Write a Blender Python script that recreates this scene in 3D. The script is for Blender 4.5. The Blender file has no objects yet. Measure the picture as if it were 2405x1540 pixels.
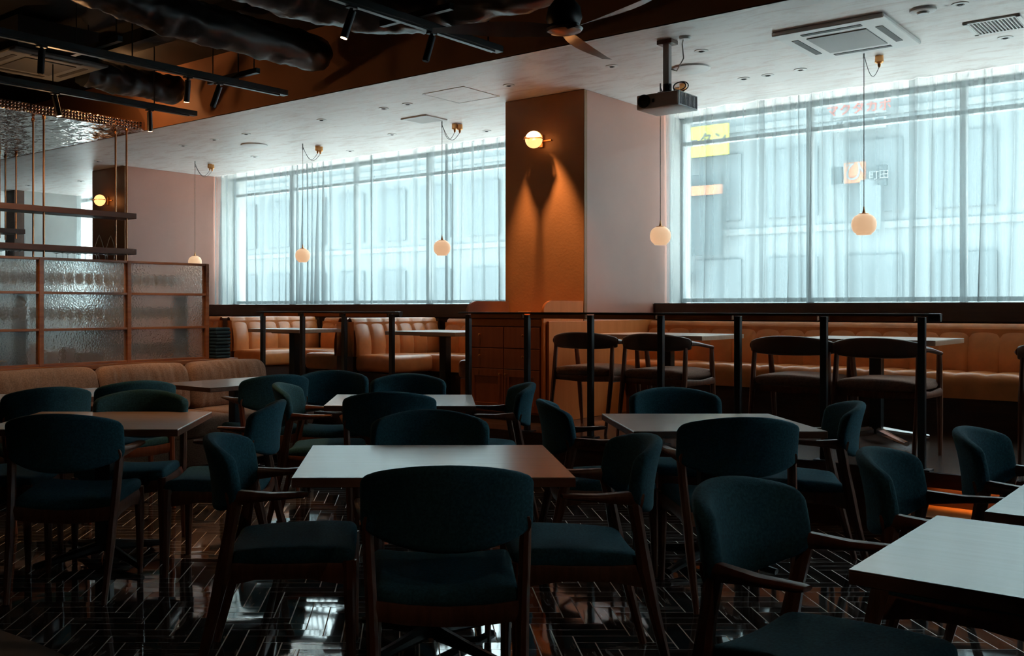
import bpy, bmesh, math, random
from mathutils import Vector, Matrix, noise
PI = math.pi
C = bpy.context.scene.collection
S = bpy.context.scene
# ------------------------------------------------------------------ camera
F, PX, PY, CH = 2330.0, 965.0, 722.0, 1.30          # focal length and principal point in pixels, eye height
cam_d = bpy.data.cameras.new('camera'); cam = bpy.data.objects.new('camera', cam_d); C.objects.link(cam)
cam.location = (0, 0, CH); cam.rotation_euler = (PI/2, 0, 0)
cam_d.sensor_width = 36; cam_d.lens = 36*F/2405
cam_d.shift_x = (1202.5-PX)/2405; cam_d.shift_y = -(770-PY)/2405
cam_d.clip_start = .05; cam_d.clip_end = 300
S.camera = cam
# ------------------------------------------------------------------ view, world, large lights
S.view_settings.view_transform = 'Standard'; S.view_settings.look = 'None'
S.view_settings.exposure = 1.0; S.view_settings.gamma = 1; S.view_settings.use_curve_mapping = False
TH = math.atan2(.6582, .7528)                        # the window wall is turned from the picture plane
RZ = -TH
UX, UY, VX, VY = math.cos(TH), -math.sin(TH), math.sin(TH), math.cos(TH)
def W(u, v, z=0): return Vector((UX*u+VX*v, UY*u+VY*v, z))
w = bpy.data.worlds.new('sky'); S.world = w; w.use_nodes = True
nt = w.node_tree; bg = nt.nodes['Background']
bg.inputs[0].default_value = (.73, .90, .94, 1); bg.inputs[1].default_value = 5.5
sun_l = bpy.data.lights.new('sun', 'SUN'); sun_l.energy = 15; sun_l.angle = .01; sun_l.color = (1, .97, .92)
sun = bpy.data.objects.new('sun', sun_l); C.objects.link(sun)
sun.rotation_euler = Vector((-.115*VX, -.115*VY, -1)).to_track_quat('-Z', 'Y').to_euler()
ZC, ZT, ZP = 3.13, 3.71, .38                         # pale ceiling, black ceiling, platform
VW, VS, VR, VPIL = 8.75, 5.91, 6.12, 7.20            # window, soffit, railing, pillar front
SILL = 1.34
WINS = [(-16.9, -11.97), (-11.2, -5.18), (-4.37, 4.2), (4.8, 11.6)]  # last opening is an unseen extra window, added to brighten the room
def area(name, loc, rot, sx, sy, power, col, portal=False):
    l = bpy.data.lights.new(name, 'AREA'); l.shape = 'RECTANGLE'; l.size = sx; l.size_y = sy; l.energy = power; l.color = col
    if portal: l.cycles.is_portal = True
    o = bpy.data.objects.new(name, l); C.objects.link(o); o.location = loc; o.rotation_euler = rot; return o
for a, b in WINS:
    area('daylight', W((a+b)/2, VW+.22, (SILL+ZC)/2), (PI/2, 0, RZ), b-a, ZC-SILL, 0, (1, 1, 1), True)
def spot(name, loc, target, power, col, size, blend=.6, r=.02):
    l = bpy.data.lights.new(name, 'SPOT'); l.energy = power; l.color = col; l.spot_size = math.radians(size); l.spot_blend = blend; l.shadow_soft_size = r
    o = bpy.data.objects.new(name, l); C.objects.link(o); o.location = loc
    o.rotation_euler = (Vector(target)-Vector(loc)).to_track_quat('-Z', 'Y').to_euler(); return o
def point(name, loc, power, col, r=.04):
    l = bpy.data.lights.new(name, 'POINT'); l.energy = power; l.color = col; l.shadow_soft_size = r
    o = bpy.data.objects.new(name, l); C.objects.link(o); o.location = loc; return o
WARM = (1, .50, .20)

# ------------------------------------------------------------------ materials
def newmat(name):
    m = bpy.data.materials.new(name); m.use_nodes = True
    return m, m.node_tree, m.node_tree.nodes['Principled BSDF']
def N(nt, typ, **kw):
    n = nt.nodes.new(typ)
    for k, v in kw.items():
        if isinstance(k, str) and hasattr(n, k): setattr(n, k, v)
    return n
def L(nt, a, b): nt.links.new(a, b)
def plain(name, col, rough=.5, metal=0, spec=.5, ior=1.5, emit=None, es=1, coat=0, coat_r=.1, noise=0, nscale=20, bump=0, bscale=200, sheen=0, stretch=(1, 1, 1), col2=None):
    m, nt, b = newmat(name)
    b.inputs['Base Color'].default_value = (*col, 1); b.inputs['Roughness'].default_value = rough
    b.inputs['Metallic'].default_value = metal; b.inputs['Specular IOR Level'].default_value = spec; b.inputs['IOR'].default_value = ior
    b.inputs['Coat Weight'].default_value = coat; b.inputs['Coat Roughness'].default_value = coat_r
    if sheen:
        b.inputs['Sheen Weight'].default_value = sheen; b.inputs['Sheen Roughness'].default_value = .4
        b.inputs['Sheen Tint'].default_value = (*[min(1, c*3+.15) for c in col], 1)
    if emit: b.inputs['Emission Color'].default_value = (*emit, 1); b.inputs['Emission Strength'].default_value = es
    tc = N(nt, 'ShaderNodeTexCoord'); mp = N(nt, 'ShaderNodeMapping'); mp.inputs['Scale'].default_value = stretch
    L(nt, tc.outputs['Object'], mp.inputs['Vector'])
    if noise or col2:
        n = N(nt, 'ShaderNodeTexNoise'); n.inputs['Scale'].default_value = nscale; n.inputs['Detail'].default_value = 6
        L(nt, mp.outputs[0], n.inputs['Vector'])
        r = N(nt, 'ShaderNodeValToRGB'); r.color_ramp.elements[0].position = .35; r.color_ramp.elements[1].position = .68
        c2 = col2 or tuple(c*(1+noise) for c in col); c1 = col if col2 else tuple(c*(1-noise) for c in col)
        r.color_ramp.elements[0].color = (*c1, 1); r.color_ramp.elements[1].color = (*c2, 1)
        L(nt, n.outputs[0], r.inputs[0]); L(nt, r.outputs[0], b.inputs['Base Color'])
    if bump:
        n2 = N(nt, 'ShaderNodeTexNoise'); n2.inputs['Scale'].default_value = bscale; n2.inputs['Detail'].default_value = 3
        L(nt, mp.outputs[0], n2.inputs['Vector'])
        bp = N(nt, 'ShaderNodeBump'); bp.inputs['Strength'].default_value = bump; bp.inputs['Distance'].default_value = .004
        L(nt, n2.outputs[0], bp.inputs['Height']); L(nt, bp.outputs[0], b.inputs['Normal'])
    return m
def wood(name, c1, c2, rough=.35, axis=(30, 2.5, 30), ior=1.5, coat=.0, bump=.08):
    m = plain(name, c1, rough, col2=c2, nscale=1.2, stretch=axis, ior=ior, coat=coat, coat_r=.15, bump=bump, bscale=4)
    return m
M = {}
M['walnut'] = wood('walnut', (.13, .042, .020), (.20, .07, .034), .42, (40, 40, 4), coat=.06)
M['table_wood'] = wood('table_wood', (.50, .37, .29), (.54, .40, .32), .22, (3, 30, 30), ior=3.2, bump=0)
M['table_edge'] = wood('table_edge', (.22, .09, .05), (.28, .12, .07), .4, (4, 30, 30))
M['plat_wood'] = wood('plat_wood', (.42, .27, .18), (.50, .33, .23), .30, (3, 30, 30), ior=1.9)
M['cabinet'] = wood('cabinet_wood', (.30, .085, .028), (.38, .11, .036), .45, (30, 30, 2), coat=.1)
M['panel_wood'] = wood('panel_wood', (.55, .16, .036), (.62, .19, .048), .5, (12, 12, 1), coat=.0); M['panel_wood'].node_tree.nodes['Principled BSDF'].inputs['Specular IOR Level'].default_value = .2
M['frame_wood'] = wood('frame_wood', (.30, .085, .02), (.42, .13, .03), .35, (3, 3, 30), coat=.2)
M['ledge'] = wood('ledge_wood', (.05, .022, .015), (.07, .032, .022), .4, (3, 30, 30))
M['teal'] = plain('teal_fabric', (.026, .104, .142), .9, noise=.25, nscale=120, bump=.35, bscale=500, sheen=.15, spec=.2)
M['brownseat'] = plain('brown_fabric', (.26, .15, .11), .85, noise=.2, nscale=100, bump=.3, bscale=400, sheen=.2, spec=.2)
M['sofa'] = plain('sofa_fabric', (.34, .195, .13), .9, noise=.22, nscale=90, bump=.5, bscale=350, sheen=.15, spec=.2)
M['leather'] = plain('tan_leather', (.66, .225, .065), .33, noise=.12, nscale=8, bump=.12, bscale=250, coat=.1)
M['leather_dark'] = plain('brown_leather', (.12, .06, .04), .42, noise=.12, nscale=8, bump=.12, bscale=250)
M['black'] = plain('black_metal', (.012, .014, .016), .38, spec=.5)
M['post'] = plain('post_metal', (.018, .022, .026), .35, spec=.6)
M['duct'] = plain('black_duct', (.024, .030, .036), .34, bump=1.0, bscale=9)
M['blade'] = wood('fan_blade_wood', (.09, .05, .04), (.13, .075, .06), .3, (10, 3, 3), coat=1, bump=0)
M['blackpaint'] = plain('black_paint', (.006, .007, .008), .7, noise=.3, nscale=3)
M['soffit'] = plain('soffit_paint', (.42, .19, .095), .55, noise=.07, nscale=2.5)
M['brass'] = plain('brass', (.75, .38, .15), .28, metal=1)
M['rod'] = plain('brass_rod', (.70, .36, .19), .25, metal=1)
M['chrome'] = plain('chrome', (.7, .72, .74), .15, metal=1)
M['white'] = plain('white_plastic', (.74, .76, .76), .4)
M['grey'] = plain('grey_mesh', (.36, .39, .40), .6)
M['darkgrey'] = plain('dark_slots', (.03, .035, .04), .6)
M['acgrey'] = plain('grey_plastic', (.11, .12, .125), .45)
M['steelshelf'] = wood('shelf_wood', (.075, .035, .025), (.10, .05, .035), .4, (30, 3, 30))
M['globe'] = plain('opal_glass', (.90, .68, .48), .35, emit=(1, .62, .36), es=.32)
M['lit'] = plain('lit_glass', (1, .7, .4), .3, emit=(1, .46, .16), es=1.0)
M['litspot'] = plain('lit_lens', (1, .8, .5), .3, emit=(1, .6, .3), es=6)
M['led'] = plain('led_strip', (1, .6, .3), .3, emit=(1, .45, .12), es=14)
M['brownplastic'] = plain('brown_plastic', (.75, .58, .50), .4); M['polegrey'] = plain('grey_paint', (.45, .43, .41), .4)
M['farwall'] = plain('plaster_wall', (.50, .52, .51), .6, noise=.10, nscale=1.2)
M['darkwall'] = plain('dark_wall', (.035, .028, .025), .6)
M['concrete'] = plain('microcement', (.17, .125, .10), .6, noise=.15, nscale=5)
M['napkin'] = plain('dark_teal_cloth', (.016, .042, .055), .85)
M['riser'] = wood('riser_wood', (.055, .02, .012), (.08, .03, .018), .4, (3, 30, 30))
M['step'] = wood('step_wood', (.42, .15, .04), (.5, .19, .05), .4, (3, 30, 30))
# pale plaster ceiling with brushed marks
def m_ceiling():
    m, nt, b = newmat('plaster_ceiling'); b.inputs['Roughness'].default_value = .42; b.inputs['Specular IOR Level'].default_value = .6
    tc = N(nt, 'ShaderNodeTexCoord'); mp = N(nt, 'ShaderNodeMapping'); mp.inputs['Scale'].default_value = (.8, 2.6, 1); mp.inputs['Rotation'].default_value = (0, 0, .35)
    L(nt, tc.outputs['Object'], mp.inputs['Vector'])
    n = N(nt, 'ShaderNodeTexNoise'); n.inputs['Scale'].default_value = 3.5; n.inputs['Detail'].default_value = 10; n.inputs['Roughness'].default_value = .72; n.inputs['Distortion'].default_value = .8
    L(nt, mp.outputs[0], n.inputs['Vector'])
    r = N(nt, 'ShaderNodeValToRGB'); e = r.color_ramp.elements
    e[0].position = .30; e[0].color = (.58, .49, .46, 1); e[1].position = .52; e[1].color = (.80, .79, .78, 1)
    L(nt, n.outputs[0], r.inputs[0]); L(nt, r.outputs[0], b.inputs['Base Color'])
    bp = N(nt, 'ShaderNodeBump'); bp.inputs['Strength'].default_value = .25; bp.inputs['Distance'].default_value = .01
    L(nt, n.outputs[0], bp.inputs['Height']); L(nt, bp.outputs[0], b.inputs['Normal'])
    return m
M['ceiling'] = m_ceiling()
# glossy herringbone tiles, pale joints
def m_floor():
    m, nt, b = newmat('herringbone_tiles')
    tw, n = .076, 4
    def math_(op, a, c=None, d=None):
        x = N(nt, 'ShaderNodeMath'); x.operation = op
        for i, v in enumerate((a, c, d)):
            if v is None: continue
            if isinstance(v, (int, float)): x.inputs[i].default_value = v
            else: L(nt, v, x.inputs[i])
        return x.outputs[0]
    g = N(nt, 'ShaderNodeNewGeometry'); sp = N(nt, 'ShaderNodeSeparateXYZ'); L(nt, g.outputs['Position'], sp.inputs[0])
    X = math_('DIVIDE', math_('ADD', sp.outputs[0], 40.02), tw); Y = math_('DIVIDE', math_('ADD', sp.outputs[1], 40.0), tw)
    i = math_('FLOOR', X); j = math_('FLOOR', Y); fx = math_('SUBTRACT', X, i); fy = math_('SUBTRACT', Y, j)
    # the zigzag steps down to the right
    k = math_('FLOORED_MODULO', math_('ADD', i, j), 2*n) if False else math_('SUBTRACT', math_('ADD', i, j), math_('MULTIPLY', math_('FLOOR', math_('DIVIDE', math_('ADD', i, j), 2*n)), 2*n))
    horiz = math_('LESS_THAN', k, n-.5)
    kv = math_('SUBTRACT', k, n)
    al_h = math_('ADD', k, fx); al_v = math_('ADD', kv, fy)
    def mix(a, c): return math_('ADD', math_('MULTIPLY', a, horiz), math_('MULTIPLY', c, math_('SUBTRACT', 1, horiz)))
    al = mix(al_h, al_v); ac = mix(fy, fx)
    idx = mix(math_('SUBTRACT', i, k), i); idy = mix(j, math_('SUBTRACT', j, kv))
    ga = .030; gl = .022
    d1 = math_('MINIMUM', ac, math_('SUBTRACT', 1, ac)); d2 = math_('MINIMUM', al, math_('SUBTRACT', n, al))
    grout = math_('MAXIMUM', math_('LESS_THAN', mix(d2, d1), .034), math_('LESS_THAN', mix(d1, d2), .013))
    cb = N(nt, 'ShaderNodeCombineXYZ'); L(nt, idx, cb.inputs[0]); L(nt, idy, cb.inputs[1]); L(nt, horiz, cb.inputs[2])
    wn = N(nt, 'ShaderNodeTexWhiteNoise'); wn.noise_dimensions = '3D'; L(nt, cb.outputs[0], wn.inputs['Vector'])
    # marble veins run along each tile
    cv = N(nt, 'ShaderNodeCombineXYZ'); L(nt, math_('MULTIPLY', al, .35), cv.inputs[0]); L(nt, math_('MULTIPLY', ac, 2.2), cv.inputs[1]); L(nt, math_('MULTIPLY', wn.outputs['Value'], 60), cv.inputs[2])
    nz = N(nt, 'ShaderNodeTexNoise'); nz.inputs['Scale'].default_value = 1.6; nz.inputs['Detail'].default_value = 5; nz.inputs['Distortion'].default_value = .6; L(nt, cv.outputs[0], nz.inputs['Vector'])
    r = N(nt, 'ShaderNodeValToRGB'); e = r.color_ramp.elements
    e[0].position = .30; e[0].color = (.008, .009, .011, 1); e[1].position = .75; e[1].color = (.19, .16, .14, 1)
    e2 = r.color_ramp.elements.new(.52); e2.color = (.045, .039, .037, 1)
    L(nt, nz.outputs[0], r.inputs[0])
    hs = N(nt, 'ShaderNodeHueSaturation'); L(nt, r.outputs[0], hs.inputs['Color']); L(nt, math_('ADD', .55, wn.outputs['Value']), hs.inputs['Value'])
    mx = N(nt, 'ShaderNodeMix'); mx.data_type = 'RGBA'; L(nt, grout, mx.inputs['Factor']); L(nt, hs.outputs[0], mx.inputs['A']); mx.inputs['B'].default_value = (.72, .62, .54, 1)
    L(nt, mx.outputs['Result'], b.inputs['Base Color'])
    L(nt, math_('ADD', .045, math_('MULTIPLY', grout, .5)), b.inputs['Roughness'])
    # every tile is laid a hair out of level
    sb = N(nt, 'ShaderNodeVectorMath'); sb.operation = 'SUBTRACT'; L(nt, wn.outputs['Color'], sb.inputs[0]); sb.inputs[1].default_value = (.5, .5, .5)
    sc = N(nt, 'ShaderNodeVectorMath'); sc.operation = 'SCALE'; L(nt, sb.outputs[0], sc.inputs[0]); sc.inputs['Scale'].default_value = .014
    w2 = N(nt, 'ShaderNodeTexNoise'); w2.inputs['Scale'].default_value = 9; L(nt, g.outputs['Position'], w2.inputs['Vector'])
    sb2 = N(nt, 'ShaderNodeVectorMath'); sb2.operation = 'SUBTRACT'; L(nt, w2.outputs['Color'], sb2.inputs[0]); sb2.inputs[1].default_value = (.5, .5, .5)
    sc2 = N(nt, 'ShaderNodeVectorMath'); sc2.operation = 'SCALE'; L(nt, sb2.outputs[0], sc2.inputs[0]); sc2.inputs['Scale'].default_value = .012
    ad = N(nt, 'ShaderNodeVectorMath'); ad.operation = 'ADD'; L(nt, g.outputs['Normal'], ad.inputs[0]); L(nt, sc.outputs[0], ad.inputs[1])
    ad2 = N(nt, 'ShaderNodeVectorMath'); ad2.operation = 'ADD'; L(nt, ad.outputs[0], ad2.inputs[0]); L(nt, sc2.outputs[0], ad2.inputs[1])
    nm = N(nt, 'ShaderNodeVectorMath'); nm.operation = 'NORMALIZE'; L(nt, ad2.outputs[0], nm.inputs[0]); L(nt, nm.outputs[0], b.inputs['Normal'])
    b.inputs['IOR'].default_value = 1.95
    return m
M['floor'] = m_floor()
M['platfloor'] = wood('dark_floorboards', (.05, .027, .02), (.12, .065, .045), .22, (1.5, 22, 1), ior=1.55, bump=.3)
# copper-brown lacquered pillar face, pink-brown side
M['pillar_front'] = plain('copper_panel', (.25, .118, .050), .42, metal=.35, noise=.08, nscale=3, bump=.35, bscale=40, coat=.15, coat_r=.3)
M['pillar_side'] = plain('lacquer_panel', (.44, .19, .135), .34, noise=.05, nscale=2, coat=.25, coat_r=.3, ior=1.6)
def m_tin():
    m, nt, b = newmat('pressed_tin'); b.inputs['Metallic'].default_value = 1; b.inputs['Roughness'].default_value = .16; b.inputs['Base Color'].default_value = (.42, .33, .29, 1)
    tc = N(nt, 'ShaderNodeTexCoord')
    v = N(nt, 'ShaderNodeTexVoronoi'); v.inputs['Scale'].default_value = 7; v.distance = 'CHEBYCHEV'; L(nt, tc.outputs['Object'], v.inputs['Vector'])
    n = N(nt, 'ShaderNodeTexNoise'); n.inputs['Scale'].default_value = 12; L(nt, tc.outputs['Object'], n.inputs['Vector'])
    a = N(nt, 'ShaderNodeMath'); a.operation = 'ADD'; L(nt, v.outputs['Distance'], a.inputs[0]); L(nt, n.outputs[0], a.inputs[1])
    bp = N(nt, 'ShaderNodeBump'); bp.inputs['Strength'].default_value = .55; bp.inputs['Distance'].default_value = .03; L(nt, a.outputs[0], bp.inputs['Height']); L(nt, bp.outputs[0], b.inputs['Normal'])
    return m
M['tin'] = m_tin()
def m_tex_glass():
    m, nt, b = newmat('hammered_glass'); b.inputs['Transmission Weight'].default_value = 1; b.inputs['Roughness'].default_value = .16; b.inputs['IOR'].default_value = 1.4; b.inputs['Base Color'].default_value = (.93, .97, .97, 1)
    tc = N(nt, 'ShaderNodeTexCoord'); v = N(nt, 'ShaderNodeTexVoronoi'); v.feature = 'SMOOTH_F1'; v.inputs['Scale'].default_value = 75; L(nt, tc.outputs['Object'], v.inputs['Vector'])
    bp = N(nt, 'ShaderNodeBump'); bp.inputs['Strength'].default_value = .28; bp.inputs['Distance'].default_value = .006; L(nt, v.outputs['Distance'], bp.inputs['Height']); L(nt, bp.outputs[0], b.inputs['Normal'])
    tl = N(nt, 'ShaderNodeBsdfTranslucent'); tl.inputs[0].default_value = (.82, .86, .86, 1); L(nt, bp.outputs[0], tl.inputs['Normal'])
    mx = N(nt, 'ShaderNodeMixShader'); mx.inputs[0].default_value = .14; L(nt, b.outputs[0], mx.inputs[1]); L(nt, tl.outputs[0], mx.inputs[2]); L(nt, mx.outputs[0], nt.nodes['Material Output'].inputs[0])
    return m
M['texglass'] = m_tex_glass()
def m_thin(name, col, op, rough, extra=0.0):
    m = bpy.data.materials.new(name); m.use_nodes = True; nt = m.node_tree; nt.nodes.clear()
    out = N(nt, 'ShaderNodeOutputMaterial'); mx = N(nt, 'ShaderNodeMixShader'); t = N(nt, 'ShaderNodeBsdfTransparent'); t.inputs[0].default_value = (*col, 1)
    g = N(nt, 'ShaderNodeBsdfGlossy'); g.inputs['Roughness'].default_value = rough
    lw = N(nt, 'ShaderNodeLayerWeight'); lw.inputs['Blend'].default_value = .35
    a = N(nt, 'ShaderNodeMath'); a.operation = 'MULTIPLY_ADD'; L(nt, lw.outputs['Facing'], a.inputs[0]); a.inputs[1].default_value = op; a.inputs[2].default_value = extra
    L(nt, a.outputs[0], mx.inputs[0]); L(nt, t.outputs[0], mx.inputs[1]); L(nt, g.outputs[0], mx.inputs[2]); L(nt, mx.outputs[0], out.inputs[0])
    return m
M['pane'] = m_thin('window_glass', (.95, .98, .98), .25, .02, .02)
M['glass'] = m_thin('clear_glass', (.98, .99, .99), .35, .05, .03)
M['glass2'] = m_thin('bar_glass', (.95, .97, .97), 1.0, .08, .12)
def m_sheer():
    m = bpy.data.materials.new('sheer_voile'); m.use_nodes = True; nt = m.node_tree; nt.nodes.clear()
    out = N(nt, 'ShaderNodeOutputMaterial'); mx = N(nt, 'ShaderNodeMixShader'); t = N(nt, 'ShaderNodeBsdfTransparent')
    tl = N(nt, 'ShaderNodeBsdfTranslucent'); tl.inputs[0].default_value = (.17, .205, .215, 1)
    df = N(nt, 'ShaderNodeBsdfDiffuse'); df.inputs[0].default_value = (.80, .86, .88, 1)
    m2 = N(nt, 'ShaderNodeMixShader'); m2.inputs[0].default_value = .25; L(nt, tl.outputs[0], m2.inputs[1]); L(nt, df.outputs[0], m2.inputs[2])
    lw = N(nt, 'ShaderNodeLayerWeight'); lw.inputs['Blend'].default_value = .5
    a = N(nt, 'ShaderNodeMath'); a.operation = 'MULTIPLY_ADD'; a.use_clamp = True; L(nt, lw.outputs['Facing'], a.inputs[0]); a.inputs[1].default_value = .38; a.inputs[2].default_value = .47
    L(nt, a.outputs[0], mx.inputs[0]); L(nt, t.outputs[0], mx.inputs[1]); L(nt, m2.outputs[0], mx.inputs[2]); L(nt, mx.outputs[0], out.inputs[0])
    return m
M['sheer'] = m_sheer()

# ------------------------------------------------------------------ mesh helpers
class MB:
    def __init__(s): s.bm = bmesh.new()
    def box(s, x0, x1, y0, y1, z0, z1, bev=0, mat=None, seg=1):
        vs = [s.bm.verts.new((x, y, z)) for z in (z0, z1) for x, y in ((x0, y0), (x1, y0), (x1, y1), (x0, y1))]
        fs = [s.bm.faces.new([vs[i] for i in q]) for q in ((3, 2, 1, 0), (4, 5, 6, 7), (0, 1, 5, 4), (1, 2, 6, 5), (2, 3, 7, 6), (3, 0, 4, 7))]
        if bev:
            es = list({e for f in fs for e in f.edges})
            r = bmesh.ops.bevel(s.bm, geom=es, offset=bev, segments=seg, affect='EDGES', profile=.5)
            vs = list({v for f in r['faces'] for v in f.verts} | {v for v in vs if v.is_valid})
        if mat: bmesh.ops.transform(s.bm, matrix=mat, verts=[v for v in vs if v.is_valid])
        return s
    def sweep(s, pts, rad, ref=(1, 0, 0), n=8, e=2.0, cap=True):
        pts = [Vector(p) for p in pts]; ref = Vector(ref)
        if not isinstance(rad, list): rad = [rad]*len(pts)
        rings = []
        for i, p in enumerate(pts):
            t = (pts[min(i+1, len(pts)-1)]-pts[max(i-1, 0)]).normalized()
            a = (ref - t*ref.dot(t))
            if a.length < 1e-4: a = Vector((0, 1, 0)) - t*t.y
            a.normalize(); b = t.cross(a)
            ra, rb = rad[i] if isinstance(rad[i], tuple) else (rad[i], rad[i])
            ring = []
            for k in range(n):
                th = 2*PI*(k+.5)/n; c, sn = math.cos(th), math.sin(th)
                f = (abs(c)**e+abs(sn)**e)**(-1/e)
                ring.append(s.bm.verts.new(p+a*(ra*c*f)+b*(rb*sn*f)))
            rings.append(ring)
        for r0, r1 in zip(rings, rings[1:]):
            for k in range(n): s.bm.faces.new((r0[k], r0[(k+1) % n], r1[(k+1) % n], r1[k]))
        if cap:
            s.bm.faces.new(rings[0][::-1]); s.bm.faces.new(rings[-1])
        return s
    def cyl(s, p0, p1, r, n=12, r1=None):
        d = (Vector(p1)-Vector(p0)); ref = (1, 0, 0) if abs(d.normalized().x) < .9 else (0, 1, 0)
        return s.sweep([p0, p1], [r, r if r1 is None else r1], ref, n)
    def lathe(s, prof, c=(0, 0, 0), n=16, cap=True):
        rings = []
        for r, z in prof:
            rings.append([s.bm.verts.new((c[0]+r*math.cos(2*PI*k/n), c[1]+r*math.sin(2*PI*k/n), c[2]+z)) for k in range(n)])
        for r0, r1 in zip(rings, rings[1:]):
            for k in range(n): s.bm.faces.new((r0[k], r0[(k+1) % n], r1[(k+1) % n], r1[k]))
        if cap:
            if prof[0][0] > 1e-5: s.bm.faces.new(rings[0][::-1])
            if prof[-1][0] > 1e-5: s.bm.faces.new(rings[-1])
        return s
    def prism(s, poly, axis, a, b):
        # poly: 2-D outline; axis: 'x','y','z' is the extrusion axis
        def P(q, t): return {'x': (t, q[0], q[1]), 'y': (q[0], t, q[1]), 'z': (q[0], q[1], t)}[axis]
        v0 = [s.bm.verts.new(P(q, a)) for q in poly]; v1 = [s.bm.verts.new(P(q, b)) for q in poly]; n = len(poly)
        s.bm.faces.new(v0[::-1]); s.bm.faces.new(v1)
        for k in range(n): s.bm.faces.new((v0[k], v0[(k+1) % n], v1[(k+1) % n], v1[k]))
        return s
    def rbox(s, sx, sy, sz, r, fn=None, c=(0, 0, 0), nx=10, ny=8, nz=4, k=3):
        def lines(h, n):
            rr = min(r, h*.999); a = [-h+rr*(1-math.cos(PI/2*i/k)) for i in range(k)]
            mid = [-h+rr+(2*h-2*rr)*i/n for i in range(n+1)] if h > rr*1.001 else [0]
            return a+mid+[-q for q in a[::-1]]
        H = (sx/2, sy/2, sz/2); Ls = [lines(H[0], nx), lines(H[1], ny), lines(H[2], nz)]; cache = {}
        def V(p):
            key = tuple(round(q, 5) for q in p)
            if key in cache: return cache[key]
            q = Vector([max(-(H[i]-min(r, H[i])), min(H[i]-min(r, H[i]), p[i])) for i in range(3)])
            d = Vector(p)-q
            o = q+d.normalized()*min(r, *H) if d.length > 1e-6 else Vector(p)
            # keep flat faces flat
            if fn: o = Vector(fn(o))
            cache[key] = s.bm.verts.new(o+Vector(c)); return cache[key]
        for ax in range(3):
            u, v = (ax+1) % 3, (ax+2) % 3
            for sg in (-1, 1):
                for i in range(len(Ls[u])-1):
                    for j in range(len(Ls[v])-1):
                        q = []
                        for a, b in ((i, j), (i+1, j), (i+1, j+1), (i, j+1)):
                            p = [0, 0, 0]; p[ax] = sg*H[ax]; p[u] = Ls[u][a]; p[v] = Ls[v][b]; q.append(V(p))
                        if len(set(q)) < 3: continue
                        q2 = []
                        for x in q:
                            if x not in q2: q2.append(x)
                        try: s.bm.faces.new(q2 if sg > 0 else q2[::-1])
                        except ValueError: pass
        return s
    def grid(s, fn, nu, nv):
        vs = [[s.bm.verts.new(fn(i/nu, j/nv)) for j in range(nv+1)] for i in range(nu+1)]
        for i in range(nu):
            for j in range(nv): s.bm.faces.new((vs[i][j], vs[i+1][j], vs[i+1][j+1], vs[i][j+1]))
        return s
    def xf(s, mat): bmesh.ops.transform(s.bm, matrix=mat, verts=s.bm.verts); return s
    def build(s, name, mat, parent=None, ang=35, norm=True):
        if norm: bmesh.ops.recalc_face_normals(s.bm, faces=s.bm.faces)
        me = bpy.data.meshes.new(name); s.bm.to_mesh(me); s.bm.free()
        for p in me.polygons: p.use_smooth = True
        me.set_sharp_from_angle(angle=math.radians(ang))
        me.materials.append(M[mat] if isinstance(mat, str) else mat)
        o = bpy.data.objects.new(name, me); C.objects.link(o)
        if parent: o.parent = parent
        return o
def tag(o, label, cat, group=None, kind=None):
    o['label'] = label; o['category'] = cat
    if group: o['group'] = group
    if kind: o['kind'] = kind
    return o
def thing(name, label, cat, loc=(0, 0, 0), rz=0, group=None):
    o = bpy.data.objects.new(name, None); o.empty_display_size = .1; C.objects.link(o); o.location = loc; o.rotation_euler.z = rz
    return tag(o, label, cat, group)
def struct(name, mb, mat, uv=True, label=None, cat=None, **k):
    o = mb.build(name, mat, **k); o['kind'] = 'structure'
    if uv: o.rotation_euler.z = RZ
    if label: o['label'] = label
    if cat: o['category'] = cat
    return o
def dup(root, loc, rz, label=None, group=None):
    def cp(o, par):
        c = o.copy(); C.objects.link(c)
        if par: c.parent = par
        for ch in o.children: cp(ch, c)
        return c
    r = cp(root, None); r.location = loc; r.rotation_euler.z = rz
    if label: r['label'] = label
    if group: r['group'] = group
    return r
rnd = random.Random(7)

# ------------------------------------------------------------------ room shell (u along the window wall, v towards it)
struct('floor', MB().box(-18, 12, -5, 9.2, -.1, 0), 'floor', label='glossy dark herringbone tile floor with pale joints', cat='floor')
struct('ceiling', MB().box(-18, 12, VS, 9.06, ZC, ZC+.12), 'ceiling', label='pale brushed plaster ceiling along the windows', cat='ceiling')
struct('ceiling_upper', MB().box(-18, 12, -5, VS+.1, ZT, ZT+.1), 'blackpaint', label='black painted open ceiling above ducts and tracks', cat='ceiling')
struct('wall_soffit', MB().box(-18, 12, VS, VS+.12, ZC+.12, ZT).box(-18, 12, VS, VS+.02, ZC, ZC+.12), 'soffit', label='brown painted bulkhead face above the pale ceiling edge', cat='wall')
struct('wall_back', MB().box(-18, 12, -5.1, -5, 0, ZT), 'darkwall')
struct('wall_right', MB().box(12, 12.1, -5, 9.2, 0, ZT), 'darkwall')
struct('wall_left', MB().box(-18.1, -18, -5, 9.2, 0, ZT), 'farwall')
mb = MB().box(-18, 12, VW, 9.2, ZP-.4, SILL)
for a, b in ((-18, WINS[0][0]), (WINS[0][1], WINS[1][0]), (WINS[1][1], WINS[2][0]), (WINS[2][1], WINS[3][0]), (WINS[3][1], 12)): mb.box(a, b, VW, 9.2, SILL, ZC)
struct('wall_window', mb, 'farwall', label='low wall under the curtained windows', cat='wall')
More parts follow.
